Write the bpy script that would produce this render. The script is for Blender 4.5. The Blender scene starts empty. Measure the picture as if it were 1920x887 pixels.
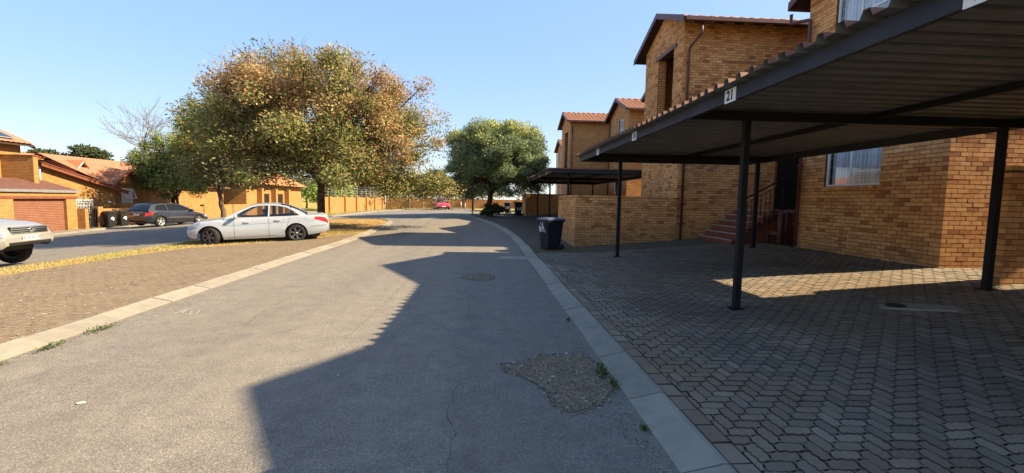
import bpy, bmesh, math, random
import numpy as np
from mathutils import Vector, Matrix
R = random.Random(7)
sc = bpy.context.scene
C = sc.collection
# ------------------------------------------------------------------ camera, sky, sun, exposure
EYE = 1.65
F = 830.0
VPX, VPY, ROLL = 910.0, 374.0, 0.017
def cam_axes():
    d = Vector((VPX - 960, -(VPY - 443.5), -F)).normalized()
    u = Vector((1, -ROLL, 0)).cross(d).normalized()
    if u.y < 0: u = -u
    x = d.cross(u).normalized()
    return x, d, u
AX, AY, AZ = cam_axes()
cam = bpy.data.objects.new('camera', bpy.data.cameras.new('camera')); C.objects.link(cam)
M3 = Matrix((AX, AY, AZ))
cam.matrix_world = Matrix.Translation((0, 0, EYE)) @ M3.to_4x4()
cam.data.sensor_width = 36; cam.data.lens = 36 * F / 1920
cam.data.clip_end = 4000; cam.data.clip_start = 0.05
sc.camera = cam
def proj(p):
    v = Vector((p[0], p[1], p[2] - EYE))
    c = AX * v.x + AY * v.y + AZ * v.z
    if c.z > -0.05: return None
    return 960 + F * c.x / -c.z, 443.5 - F * c.y / -c.z, -c.z
SUN = Vector((1.32, -0.13, 1.0)).normalized()
w = bpy.data.worlds.new('World'); sc.world = w; w.use_nodes = True
nt = w.node_tree; nt.nodes.clear()
sky = nt.nodes.new('ShaderNodeTexSky'); sky.sky_type = 'NISHITA'; sky.sun_disc = False
sky.sun_elevation = math.asin(SUN.z); sky.sun_rotation = math.atan2(SUN.x, SUN.y)
sky.altitude = 1600; sky.air_density = 1.0; sky.dust_density = 3.0; sky.ozone_density = 2.0
bg = nt.nodes.new('ShaderNodeBackground'); bg.inputs[1].default_value = 0.15
wo = nt.nodes.new('ShaderNodeOutputWorld')
gm = nt.nodes.new('ShaderNodeGamma'); gm.inputs[1].default_value = 0.2      # sky flattened: dimmer horizon, brighter unseen zenith for added fill light
hs = nt.nodes.new('ShaderNodeHueSaturation'); hs.inputs['Saturation'].default_value = 1.9
nt.links.new(sky.outputs[0], gm.inputs[0]); nt.links.new(gm.outputs[0], hs.inputs['Color']); h2 = nt.nodes.new('ShaderNodeHueSaturation'); h2.inputs['Saturation'].default_value = 1.75; h2.inputs['Hue'].default_value = 0.514; nt.links.new(hs.outputs[0], h2.inputs['Color']); nt.links.new(h2.outputs[0], bg.inputs[0]); nt.links.new(bg.outputs[0], wo.inputs[0])
sl = bpy.data.lights.new('sun', 'SUN'); sl.energy = 2.6; sl.angle = math.radians(0.55); sl.color = (1.0, 0.81, 0.54)
so = bpy.data.objects.new('sun', sl); C.objects.link(so)
so.rotation_euler = SUN.to_track_quat('Z', 'Y').to_euler(); so.location = (30, -5, 40)
vs = sc.view_settings; vs.view_transform = 'Standard'; vs.look = 'None'; vs.gamma = 1; vs.use_curve_mapping = False
vs.exposure = 2.55
# ------------------------------------------------------------------ materials
MATS = {}
class N:
    """tiny node helper"""
    def __init__(s, name, rough=0.8, spec=0.3):
        m = bpy.data.materials.new(name); m.use_nodes = True
        s.m = m; s.t = m.node_tree; s.b = s.t.nodes['Principled BSDF']
        s.b.inputs['Roughness'].default_value = rough
        s.b.inputs['Specular IOR Level'].default_value = spec
        MATS[name] = m
    def n(s, typ, **kw):
        o = s.t.nodes.new('ShaderNode' + typ)
        for k, v in kw.items(): setattr(o, k, v)
        return o
    def l(s, a, b): s.t.links.new(a, b)
    def val(s, node, **kw):
        for k, v in kw.items(): node.inputs[k].default_value = v
        return node
    def noise(s, scale, detail=4, rough=0.6, co=None, dist=0.0):
        o = s.n('TexNoise'); o.inputs['Scale'].default_value = scale; o.inputs['Detail'].default_value = detail
        o.inputs['Roughness'].default_value = rough; o.inputs['Distortion'].default_value = dist
        if co is not None: s.l(co, o.inputs['Vector'])
        return o.outputs[0]
    def ramp(s, fac, stops):
        o = s.n('ValToRGB'); e = o.color_ramp.elements
        while len(e) < len(stops): e.new(0.5)
        for i, (p, c) in enumerate(stops):
            e[i].position = p; e[i].color = (*c, 1) if len(c) == 3 else c
        s.l(fac, o.inputs[0]); return o.outputs[0]
    def mix(s, fac, a, b, typ='MIX'):
        o = s.n('Mix', data_type='RGBA', blend_type=typ)
        for i, x in ((0, fac), (6, a), (7, b)):
            if isinstance(x, (int, float)): o.inputs[i].default_value = x
            elif isinstance(x, tuple): o.inputs[i].default_value = (*x, 1)
            else: s.l(x, o.inputs[i])
        return o.outputs[2]
    def math(s, op, a, b=0.0, c=0.0):
        o = s.n('Math', operation=op)
        for i, x in enumerate((a, b, c)):
            if isinstance(x, (int, float)): o.inputs[i].default_value = x
            else: s.l(x, o.inputs[i])
        return o.outputs[0]
    def co(s): return s.n('NewGeometry').outputs['Position']
    def obj(s): return s.n('TexCoord').outputs['Object']
    def col(s, x):
        if isinstance(x, tuple): s.b.inputs['Base Color'].default_value = (*x, 1)
        else: s.l(x, s.b.inputs['Base Color'])
        return s
    def bump(s, h, strength=0.3, dist=0.01):
        o = s.n('Bump'); o.inputs['Strength'].default_value = strength; o.inputs['Distance'].default_value = dist
        s.l(h, o.inputs['Height']); s.l(o.outputs[0], s.b.inputs['Normal']); return s
    def rough(s, x): s.l(x, s.b.inputs['Roughness']); return s
def plain(name, col, rough=0.6, spec=0.3, metal=0.0, var=0.12, sc_=6.0, bump=0.0):
    n = N(name, rough, spec); n.b.inputs['Metallic'].default_value = metal
    f = n.noise(sc_, 4, 0.6, n.co())
    a = tuple(max(0, c * (1 - var)) for c in col); b = tuple(min(1, c * (1 + var)) for c in col)
    n.col(n.ramp(f, [(0.3, a), (0.7, b)]))
    if bump: n.bump(n.noise(sc_ * 12, 3, 0.6, n.co()), bump, 0.004)
    return n.m
def piece_random(n):
    """0..1 per piece: object random + per-face attribute for joined pieces"""
    a = n.n('Attribute', attribute_name='rnd').outputs['Fac']
    o = n.n('ObjectInfo').outputs['Random']
    return n.math('FRACT', n.math('ADD', a, o))
def mk_materials():
    # individual bricks
    n = N('brick', 0.85, 0.2); r = piece_random(n); co = n.co()
    base = n.ramp(r, [(0.0, (.33, .125, .05)), (0.12, (.55, .245, .088)), (0.4, (.72, .355, .128)), (0.75, (.78, .425, .165)), (0.92, (.62, .26, .088)), (1.0, (.78, .5, .24))])
    f = n.noise(9, 5, 0.65, co); base = n.mix(n.math('MULTIPLY', n.ramp(f, [(0.45, (0, 0, 0)), (0.75, (1, 1, 1))]), 0.5), base, (.3, .14, .055))
    f2 = n.noise(70, 3, 0.7, co); base = n.mix(0.25, base, n.ramp(f2, [(0.3, (.4, .4, .4)), (0.6, (1, 1, 1))]), 'MULTIPLY')
    st = n.noise(1.1, 4, 0.6, co); base = n.mix(n.ramp(st, [(0.52, (0, 0, 0)), (0.7, (.35, .35, .35))]), base, (.27, .17, .09))
    lg = n.noise(.45, 3, .6, co); base = n.mix(.8, base, n.ramp(lg, [(.32, (.85, .8, .76)), (.62, (1.08, 1.08, 1.08))]), 'MULTIPLY')
    zz = n.n('SeparateXYZ'); n.l(co, zz.inputs[0]); dm = n.math('SUBTRACT', n.math('ADD', .95, n.math('MULTIPLY', n.noise(1.6, 4, .6, co), .9)), zz.outputs[2])
    base = n.mix(n.ramp(dm, [(.35, (0, 0, 0)), (1.0, (.45, .45, .45))]), base, (.28, .18, .09))
    n.col(base); n.bump(n.noise(120, 3, 0.7, co), 0.4, 0.004)
    plain('mortar', (.1, .062, .036), 0.95, 0.1, 0, .2, 8, .4)
    # far brickwork: too far to tell pieces apart
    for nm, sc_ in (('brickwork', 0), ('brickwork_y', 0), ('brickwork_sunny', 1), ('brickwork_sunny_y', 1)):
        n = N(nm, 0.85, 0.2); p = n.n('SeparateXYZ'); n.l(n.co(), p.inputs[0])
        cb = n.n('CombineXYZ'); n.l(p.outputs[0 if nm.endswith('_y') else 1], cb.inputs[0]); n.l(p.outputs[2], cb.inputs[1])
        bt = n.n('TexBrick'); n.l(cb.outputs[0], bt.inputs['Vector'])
        bt.inputs['Color1'].default_value = (.46, .24, .08, 1) if sc_ else (.72, .36, .128, 1); bt.inputs['Color2'].default_value = (.37, .175, .055, 1) if sc_ else (.57, .255, .085, 1)  # sunny pair: same brick, sunlit yellow put into a darker colour
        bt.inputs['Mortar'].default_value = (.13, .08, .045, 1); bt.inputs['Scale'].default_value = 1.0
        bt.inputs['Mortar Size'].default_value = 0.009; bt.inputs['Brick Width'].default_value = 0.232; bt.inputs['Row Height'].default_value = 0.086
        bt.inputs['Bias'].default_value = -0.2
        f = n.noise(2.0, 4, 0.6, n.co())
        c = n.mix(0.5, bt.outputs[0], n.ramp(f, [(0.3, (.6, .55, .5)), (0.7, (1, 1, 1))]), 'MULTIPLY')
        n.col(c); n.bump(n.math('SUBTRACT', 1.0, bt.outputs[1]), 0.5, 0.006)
    # asphalt
    n = N('asphalt', 0.9, 0.25); co = n.co()
    ag = n.n('TexVoronoi'); ag.inputs['Scale'].default_value = 125; n.l(co, ag.inputs['Vector'])
    stone = n.ramp(n.n('SeparateColor').outputs[0] if False else ag.outputs['Color'], [(0.0, (.1, .09, .076)), (0.55, (.175, .16, .137)), (0.9, (.28, .255, .215)), (1.0, (.42, .385, .33))])
    big = n.noise(0.55, 5, 0.62, co); c = n.mix(n.ramp(big, [(0.35, (0, 0, 0)), (0.72, (.55, .55, .55))]), stone, (.19, .165, .132))
    mid = n.noise(3.2, 5, 0.7, co); c = n.mix(0.55, c, n.ramp(mid, [(0.3, (.62, .62, .64)), (0.65, (1.12, 1.1, 1.06))]), 'MULTIPLY')
    mp = n.n('Mapping'); n.l(co, mp.inputs[0]); mp.inputs['Scale'].default_value = (1.1, .07, 1); trk = n.noise(1.0, 3, .5, mp.outputs[0]); c = n.mix(.5, c, n.ramp(trk, [(.35, (.78, .78, .79)), (.62, (1.1, 1.09, 1.06))]), 'MULTIPLY')
    oil = n.noise(1.6, 3, 0.5, co, 0.6); c = n.mix(n.ramp(oil, [(0.62, (0, 0, 0)), (0.75, (.55, .55, .55))]), c, (.1, .097, .093))
    n.col(c); h = n.math('ADD', ag.outputs['Distance'], n.math('MULTIPLY', n.noise(260, 2, 0.6, co), 0.5)); n.bump(h, 0.55, 0.006)
    # pavers
    n = N('paver', 0.88, 0.2); r = piece_random(n); co = n.co()
    base = n.ramp(r, [(0.0, (.165, .138, .108)), (0.35, (.2, .168, .13)), (0.75, (.235, .19, .145)), (1.0, (.29, .24, .18))])
    f = n.noise(0.8, 5, 0.6, co); base = n.mix(n.ramp(f, [(0.42, (0, 0, 0)), (0.66, (.75, .75, .75))]), base, (.2, .14, .078))
    f3 = n.noise(0.5, 3, 0.5, co, 0.4); base = n.mix(n.ramp(f3, [(0.5, (0, 0, 0)), (0.66, (.6, .6, .6))]), base, (.1, .09, .08))
    f2 = n.noise(60, 4, 0.7, co); base = n.mix(0.5, base, n.ramp(f2, [(0.3, (.5, .5, .5)), (0.65, (1.15, 1.15, 1.15))]), 'MULTIPLY')
    n.col(base); n.bump(f2, 0.5, 0.005)
    # joint sand between pavers, far paving
    plain('joint_dirt_shade', (.06, .05, .038), 0.95, 0.1, 0, .35, 9, .4)  # dark dirt on the paver edges, with bevel shade put into its colour
    plain('joint_sand', (.028, .023, .017), 0.95, 0.1, 0, .35, 5, .4)
    for nm in ('far_paving', 'old_paving'):
        n = N(nm, 0.9, 0.2); co = n.co(); mp = n.n('Mapping'); n.l(co, mp.inputs[0]); mp.inputs['Rotation'].default_value = (0, 0, math.radians(0 if nm == 'far_paving' else 4))
        bt = n.n('TexBrick'); n.l(mp.outputs[0], bt.inputs['Vector']); bt.inputs['Scale'].default_value = 1; bt.inputs['Brick Width'].default_value = .225; bt.inputs['Row Height'].default_value = .1125; bt.inputs['Mortar Size'].default_value = .009
        if nm == 'far_paving': cs = ((.11, .096, .08), (.085, .075, .064), (.035, .03, .023))
        else: cs = ((.185, .14, .095), (.13, .096, .064), (.27, .215, .145))
        for k, cc in zip(('Color1', 'Color2', 'Mortar'), cs): bt.inputs[k].default_value = (*cc, 1)
        f = n.noise(0.9, 5, 0.65, co); c = n.mix(n.ramp(f, [(0.4, (0, 0, 0)), (0.65, (.8, .8, .8))]), bt.outputs[0], (.2, .155, .1) if nm == 'old_paving' else (.115, .09, .06))
        f2 = n.noise(14, 5, 0.75, co); c = n.mix(0.6, c, n.ramp(f2, [(0.3, (.5, .5, .5)), (0.68, (1.25, 1.22, 1.15))]), 'MULTIPLY')
        n.col(c); n.bump(n.math('ADD', n.math('SUBTRACT', 1.0, bt.outputs[1]), f2), 0.6, 0.008)
    # concrete kerb
    n = N('kerb_concrete', 0.85, 0.25); co = n.co(); r = piece_random(n)
    base = n.ramp(r, [(0, (.235, .21, .165)), (1, (.29, .26, .205))])
    f = n.noise(5, 6, 0.7, co); base = n.mix(0.6, base, n.ramp(f, [(0.25, (.6, .6, .6)), (0.6, (1.05, 1.05, 1.05))]), 'MULTIPLY')
    f2 = n.noise(130, 3, 0.7, co); base = n.mix(0.4, base, n.ramp(f2, [(0.3, (.6, .6, .6)), (0.6, (1, 1, 1))]), 'MULTIPLY')
    n.col(base); n.bump(f2, 0.35, 0.004)
    n = N('concrete', 0.88, 0.2); co = n.co(); f = n.noise(3, 6, 0.7, co)
    n.col(n.ramp(f, [(0.3, (.13, .115, .093)), (0.7, (.24, .215, .175))])); n.bump(n.noise(80, 4, .7, co), 0.4, 0.005)
    # earth / grass ground
    n = N('earth', 0.95, 0.1); co = n.co(); f = n.noise(1.3, 6, 0.7, co); f2 = n.noise(25, 5, 0.75, co)
    c = n.ramp(f, [(0.3, (.34, .17, .066)), (0.5, (.4, .235, .1)), (0.68, (.33, .25, .085))])
    c = n.mix(0.6, c, n.ramp(f2, [(0.3, (.5, .5, .5)), (0.65, (1.15, 1.15, 1.1))]), 'MULTIPLY'); n.col(c); n.bump(f2, 0.6, 0.02)
    n = N('dry_lawn', 0.95, 0.1); co = n.co(); f = n.noise(1.7, 6, 0.7, co); f2 = n.noise(40, 5, 0.75, co)
    c = n.ramp(f, [(0.3, (.28, .22, .06)), (0.5, (.36, .28, .085)), (0.7, (.22, .21, .05))])
    c = n.mix(0.7, c, n.ramp(f2, [(0.3, (.4, .4, .4)), (0.65, (1.15, 1.15, 1.1))]), 'MULTIPLY'); n.col(c); n.bump(f2, 0.7, 0.02)
    n = N('grass_blade', 0.8, 0.2); a = n.n('Attribute', attribute_name='tint').outputs['Color']; n.col(a)
    # gravel
    n = N('gravel_bed', 0.95, 0.1); co = n.co(); v = n.n('TexVoronoi'); v.inputs['Scale'].default_value = 60; n.l(co, v.inputs['Vector'])
    c = n.ramp(v.outputs['Color'], [(0, (.09, .075, .055)), (0.6, (.2, .16, .115)), (1, (.3, .25, .18))]); f = n.noise(6, 4, .7, co)
    c = n.mix(0.5, c, n.ramp(f, [(0.3, (.5, .48, .45)), (.7, (1.1, 1.1, 1.05))]), 'MULTIPLY'); n.col(c); n.bump(v.outputs['Distance'], 0.8, 0.012)
    fa = n.n('Attribute', attribute_name='fade').outputs['Fac']; al = n.math('GREATER_THAN', n.math('ADD', fa, n.math('MULTIPLY', n.math('SUBTRACT', n.noise(38, 5, .75, co), .5), 1.3)), .5); n.l(al, n.b.inputs['Alpha'])
    n = N('stones', 0.9, 0.2); a = n.n('Attribute', attribute_name='tint').outputs['Color']; n.col(a)
    plain('crack', (.1, .09, .078), 0.95, 0.1, 0, .3, 20)
    plain('chalk', (.42, .4, .36), 0.95, 0.1, 0, .2, 30)
    # metal, timber, paint
    plain('black_steel', (.011, .011, .012), 0.6, 0.2, 0, .3, 5)
    n = N('fascia_steel', 0.55, 0.3); co = n.co(); f = n.noise(2.5, 4, .6, co); n.col(n.ramp(f, [(.3, (.016, .017, .022)), (.7, (.032, .033, .042))]))
    plain('sheet_top', (.15, .055, .034), 0.6, 0.3, 0, .25, 3)
    n = N('sheet_under', 0.55, 0.4); co = n.co(); f = n.noise(2.0, 5, .65, co); n.col(n.ramp(f, [(.3, (.11, .116, .116)), (.7, (.19, .196, .195))]))
    plain('maroon_paint', (.115, .042, .036), 0.5, 0.4, 0, .2, 4)
    plain('brown_timber', (.17, .055, .03), 0.6, 0.3, 0, .25, 4)
    plain('dark_eave', (.05, .03, .022), 0.8, 0.2, 0, .2, 4)
    n = N('roof_tile', 0.85, 0.2); co = n.co(); f = n.noise(1.8, 5, .65, co); f2 = n.noise(20, 4, .7, co)
    c = n.ramp(f, [(.3, (.25, .12, .075)), (.55, (.32, .155, .098)), (.75, (.27, .16, .11))]); c = n.mix(.4, c, n.ramp(f2, [(.3, (.55, .55, .55)), (.65, (1.1, 1.1, 1.1))]), 'MULTIPLY'); n.col(c)
    n = N('roof_tile_orange', 0.85, 0.2); co = n.co(); f = n.noise(1.8, 5, .65, co)
    n.col(n.ramp(f, [(.3, (.32, .125, .055)), (.7, (.4, .17, .08))]))
    plain('white_frame', (.72, .72, .7), 0.45, 0.4, 0, .05, 5)
    plain('white_plate', (.72, .71, .68), 0.5, 0.3, 0, .08, 20)
    plain('black_print', (.02, .018, .03), 0.6, 0.2, 0, .1, 20)
    plain('white_print', (.75, .75, .73), 0.7, 0.2, 0, .15, 40)
    plain('lace', (.55, .57, .6), 0.9, 0.1, 0, .15, 9)
    n = N('curtain', 0.9, 0.1); co = n.co(); p = n.n('SeparateXYZ'); n.l(co, p.inputs[0]); wv = n.math('SINE', n.math('MULTIPLY', p.outputs[1], 62.0)); f = n.noise(6, 4, .6, co)
    n.col(n.ramp(n.math('ADD', n.math('MULTIPLY', wv, .25), f), [(.25, (.5, .53, .6)), (.75, (.88, .88, .9))]))
    plain('red_tile', (.21, .065, .035), 0.45, 0.4, 0, .25, 7)
    plain('tile_grout', (.36, .3, .26), 0.9, 0.1, 0, .2, 9)
    n = N('bin_plastic', 0.65, 0.2); co = n.co(); f = n.noise(7, 5, .7, co); n.col(n.ramp(f, [(.3, (.009, .01, .016)), (.7, (.022, .024, .034))]))
    plain('bin_lid', (.04, .055, .095), 0.5, 0.5, 0, .35, 9)
    plain('bin_black', (.012, .012, .013), 0.5, 0.4, 0, .3, 9)
    n = N('garage_door', 0.55, 0.3); co = n.co(); f = n.noise(3, 4, .6, co); n.col(n.ramp(f, [(.3, (.17, .075, .045)), (.7, (.22, .1, .062))]))
    plain('lean_roof', (.12, .055, .04), 0.75, 0.3, 0, .2, 3)
    plain('gutter_grey', (.17, .175, .185), 0.5, 0.4, 0, .12, 3)
    plain('solar_cell', (.02, .024, .04), 0.15, 0.6, 0, .2, 3)
    plain('dark_interior', (.02, .017, .015), 0.9, 0.1, 0, .2, 3)
    plain('galvanised', (.45, .45, .44), 0.5, 0.5, 0.3, .12, 6)
    plain('rust_steel', (.13, .065, .04), 0.75, 0.3, 0, .3, 9)
    plain('bark', (.1, .068, .048), 0.95, 0.1, 0, .45, 9, .8)
    plain('grey_bark', (.17, .15, .135), 0.95, 0.1, 0, .25, 9, .5)
    # leaves: colour per leaf from an attribute
    for nm, tr in (('leaf', 0.35), ('leaf_dense', 0.15)):
        n = N(nm, 0.8, 0.08); a = n.n('Attribute', attribute_name='tint').outputs['Color']; n.col(a)
        t = n.n('BsdfTranslucent'); n.l(a, t.inputs[0]); mx = n.n('MixShader'); mx.inputs[0].default_value = tr
        n.l(n.b.outputs[0], mx.inputs[1]); n.l(t.outputs[0], mx.inputs[2]); n.l(mx.outputs[0], n.t.nodes['Material Output'].inputs[0])
    # car
    def paint(nm, c, metal=0.0, rough=0.3):
        n = N(nm, rough, 0.5); n.col(c); n.b.inputs['Metallic'].default_value = metal; n.b.inputs['Coat Weight'].default_value = 0.8; n.b.inputs['Coat Roughness'].default_value = 0.06
        f = n.noise(30, 3, .6, n.co()); n.l(n.ramp(f, [(.3, (rough,) * 3), (.7, (rough + .12,) * 3)]), n.b.inputs['Roughness'])
    paint('paint_white', (.33, .36, .385)); paint('paint_black', (.009, .01, .016), 0, .25); paint('paint_red', (.5, .012, .03)); paint('paint_beige', (.27, .27, .25), .2, .35)
    plain('tyre', (.022, .02, .019), 0.85, 0.2, 0, .35, 15)
    plain('rim_dark', (.16, .155, .15), 0.3, 0.5, .6, .2, 5)
    plain('rim_silver', (.6, .6, .6), 0.3, 0.5, .7, .1, 5)
    plain('chrome', (.75, .75, .76), 0.12, 0.5, 1.0, .03, 5)
    plain('black_trim', (.012, .012, .012), 0.5, 0.4, 0, .2, 5)
    plain('tail_red', (.55, .015, .02), 0.15, 0.6, 0, .15, 30)
    plain('lamp_clear', (.32, .34, .37), 0.08, 0.6, .4, .25, 30)
    plain('seat_cloth', (.045, .045, .048), 0.9, 0.1, 0, .2, 5)
    n = N('car_glass', 0.05, 0.5); t = n.n('BsdfTransparent'); t.inputs[0].default_value = (.72, .76, .74, 1); g = n.n('BsdfGlossy'); g.inputs['Roughness'].default_value = 0.03
    lw = n.n('LayerWeight'); lw.inputs[0].default_value = .5; mx = n.n('MixShader'); n.l(n.math('MULTIPLY_ADD', n.math('POWER', lw.outputs[1], 4.0), .8, .05), mx.inputs[0]); n.l(t.outputs[0], mx.inputs[1]); n.l(g.outputs[0], mx.inputs[2]); n.l(mx.outputs[0], n.t.nodes['Material Output'].inputs[0])
    n = N('car_glass_dark', 0.05, 0.3); n.col((.008, .01, .012)); n.b.inputs['Roughness'].default_value = 0.08
    n = N('window_glass', 0.05, 0.5); t = n.n('BsdfTransparent'); t.inputs[0].default_value = (.85, .88, .9, 1); g = n.n('BsdfGlossy'); g.inputs['Roughness'].default_value = 0.02
    lw = n.n('LayerWeight'); lw.inputs[0].default_value = .5; mx = n.n('MixShader'); n.l(n.math('MULTIPLY_ADD', n.math('POWER', lw.outputs[1], 4.0), .8, .12), mx.inputs[0]); n.l(t.outputs[0], mx.inputs[1]); n.l(g.outputs[0], mx.inputs[2]); n.l(mx.outputs[0], n.t.nodes['Material Output'].inputs[0])
mk_materials()
# ------------------------------------------------------------------ object helpers
def link(name, me, mats, parent=None):
    o = bpy.data.objects.new(name, me)
    if mats is not None:
        for m in (mats if isinstance(mats, (list, tuple)) else [mats]): me.materials.append(MATS[m])
    C.objects.link(o)
    if parent is not None: o.parent = parent
    return o
def tag(o, label=None, cat=None, group=None, kind=None):
    if label: o['label'] = label
    if cat: o['category'] = cat
    if group: o['group'] = group
    if kind: o['kind'] = kind
    return o
def thing(name, label, cat, loc=(0, 0, 0), rz=0.0, group=None):
    o = bpy.data.objects.new(name, None); C.objects.link(o); o.location = loc; o.rotation_euler = (0, 0, rz); o.empty_display_size = 0.2
    return tag(o, label, cat, group)
class MB:
    """mesh collector: verts, faces, material index, per-face random"""
    def __init__(s): s.v = []; s.f = []; s.mi = []; s.r = []; s.sm = []
    def add(s, vs, fs, mi=0, rnd=0.0, smooth=False):
        b = len(s.v); s.v += [tuple(p) for p in vs]
        for f in fs: s.f.append(tuple(b + i for i in f)); s.mi.append(mi); s.r.append(rnd); s.sm.append(smooth)
        return s
    def box(s, a, b, mi=0, rnd=0.0, skip=()):
        x0, y0, z0 = a; x1, y1, z1 = b
        vs = [(x0, y0, z0), (x1, y0, z0), (x1, y1, z0), (x0, y1, z0), (x0, y0, z1), (x1, y0, z1), (x1, y1, z1), (x0, y1, z1)]
        fs = [(0, 3, 2, 1), (4, 5, 6, 7), (0, 1, 5, 4), (1, 2, 6, 5), (2, 3, 7, 6), (3, 0, 4, 7)]
        return s.add(vs, [f for i, f in enumerate(fs) if i not in skip], mi, rnd)
    def prism(s, pts, off, mi=0, rnd=0.0):
        """planar polygon pts (3D) extruded by vector off"""
        n = len(pts); o = Vector(off); a = [Vector(p) for p in pts]
        vs = a + [p + o for p in a]
        fs = [tuple(range(n))[::-1], tuple(range(n, 2 * n))] + [(i, (i + 1) % n, n + (i + 1) % n, n + i) for i in range(n)]
        return s.add(vs, fs, mi, rnd)
    def bar(s, p, q, w, h=None, mi=0, up=(0, 0, 1)):
        h = h or w; p = Vector(p); q = Vector(q); d = (q - p).normalized(); u = Vector(up)
        if abs(d.dot(u)) > .98: u = Vector((1, 0, 0))
        sx = d.cross(u).normalized() * w / 2; sz = sx.cross(d).normalized() * h / 2
        vs = [p - sx - sz, p + sx - sz, p + sx + sz, p - sx + sz, q - sx - sz, q + sx - sz, q + sx + sz, q - sx + sz]
        return s.add(vs, [(0, 1, 2, 3), (7, 6, 5, 4), (0, 4, 5, 1), (1, 5, 6, 2), (2, 6, 7, 3), (3, 7, 4, 0)], mi)
    def tube(s, pts, rads, seg=8, mi=0, caps=True, smooth=True):
        pts = [Vector(p) for p in pts]
        if isinstance(rads, (int, float)): rads = [rads] * len(pts)
        rings = []; prev = None; b = len(s.v); vs = []
        for i, p in enumerate(pts):
            d = (pts[min(i + 1, len(pts) - 1)] - pts[max(i - 1, 0)]).normalized()
            if prev is None:
                a = d.cross(Vector((0, 0, 1)));
                if a.length < .1: a = d.cross(Vector((1, 0, 0)))
                a.normalize()
            else: a = (prev - d * prev.dot(d)).normalized()
            prev = a; c = d.cross(a)
            vs += [p + (a * math.cos(2 * math.pi * k / seg) + c * math.sin(2 * math.pi * k / seg)) * rads[i] for k in range(seg)]
        fs = []
        for i in range(len(pts) - 1):
            for k in range(seg):
                k2 = (k + 1) % seg; fs.append((i * seg + k, i * seg + k2, (i + 1) * seg + k2, (i + 1) * seg + k))
        s.add(vs, fs, mi, 0, smooth)
        if caps:
            n = len(pts) - 1
            s.f.append(tuple(b + k for k in range(seg))[::-1]); s.f.append(tuple(b + n * seg + k for k in range(seg)))
            s.mi += [mi, mi]; s.r += [0, 0]; s.sm += [False, False]
        return s
    def lathe(s, prof, seg=24, axis='z', c=(0, 0, 0), mi=0, smooth=True):
        vs = []; n = len(prof); c = Vector(c)
        for k in range(seg):
            a = 2 * math.pi * k / seg
            for r, h in prof:
                p = (r * math.cos(a), r * math.sin(a), h)
                if axis == 'y': p = (p[0], p[2], p[1])
                if axis == 'x': p = (p[2], p[0], p[1])
                vs.append(c + Vector(p))
        fs = []
        for k in range(seg):
            k2 = (k + 1) % seg
            for i in range(n - 1): fs.append((k * n + i, k2 * n + i, k2 * n + i + 1, k * n + i + 1))
        return s.add(vs, fs, mi, 0, smooth)
    def mesh(s, name):
        me = bpy.data.meshes.new(name); me.from_pydata(s.v, [], s.f)
        if any(s.mi): me.polygons.foreach_set('material_index', s.mi)
        if any(s.sm): me.polygons.foreach_set('use_smooth', s.sm)
        if any(s.r): me.attributes.new('rnd', 'FLOAT', 'FACE').data.foreach_set('value', s.r)
        me.update(); return me
    def obj(s, name, mats, parent=None, recalc=False):
        me = s.mesh(name)
        if recalc:
            bm = bmesh.new(); bm.from_mesh(me); bmesh.ops.recalc_face_normals(bm, faces=bm.faces); bm.to_mesh(me); bm.free()
        return link(name, me, mats, parent)
def text(name, s, size, mat, parent, loc, rot, extrude=0.002):
    cu = bpy.data.curves.new(name, 'FONT'); cu.body = s; cu.size = size; cu.extrude = extrude; cu.align_x = 'CENTER'; cu.align_y = 'CENTER'
    cu.resolution_u = 3; cu.offset = size * 0.03
    tmp = bpy.data.objects.new(name, cu); me = bpy.data.meshes.new_from_object(tmp)
    bpy.data.objects.remove(tmp); bpy.data.curves.remove(cu); me.materials.clear()
    o = link(name, me, mat, parent); o.location = loc; o.rotation_euler = rot
    return o
# ------------------------------------------------------------------ ground height
def lerp(a, b, t): return a + (b - a) * t
def pl(x, pts):
    if x <= pts[0][0]: return pts[0][1]
    for (x0, y0), (x1, y1) in zip(pts, pts[1:]):
        if x <= x1: return lerp(y0, y1, (x - x0) / (x1 - x0))
    return pts[-1][1]
def sst(a, b, x):
    t = min(1, max(0, (x - a) / (b - a))); return t * t * (3 - 2 * t)
PITCH = 18.8
def road_right(y): return pl(y, [(-20, 1.25), (16, 1.2), (19, 1.12), (22, .85), (25, .35), (28, -.35), (31, -1.0), (34, -1.5), (36.5, -1.9)])
def g(x, y):
    side = pl(x, [(-60, -.97), (-24, -.97), (-20, -.72), (-11.2, -.2), (-5, 0), (1.5, 0), (3.2, 0.0), (8.65, .42), (60, .42)])
    return side + .40 * sst(15, 33, y) - (0 if y < 45 else .1 * sst(45, 60, y))
KH = 0.055
def gp(x, y): return g(x, y) + KH
def sheet(name, xs_fn, ys, zfn, mat, nx=12, kind='structure', parent=None):
    m = MB(); vs = []; n = 0
    for y in ys:
        a, b = xs_fn(y)
        for i in range(nx + 1):
            x = a + (b - a) * i / nx; vs.append((x, y, zfn(x, y)))
    fs = [(j * (nx + 1) + i, j * (nx + 1) + i + 1, (j + 1) * (nx + 1) + i + 1, (j + 1) * (nx + 1) + i) for j in range(len(ys) - 1) for i in range(nx)]
    m.add(vs, fs, 0, 0, True); o = m.obj(name, mat, parent)
    if kind: o['kind'] = kind
    return o
def frange(a, b, s):
    n = max(1, round((b - a) / s)); return [a + (b - a) * i / n for i in range(n + 1)]
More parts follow.
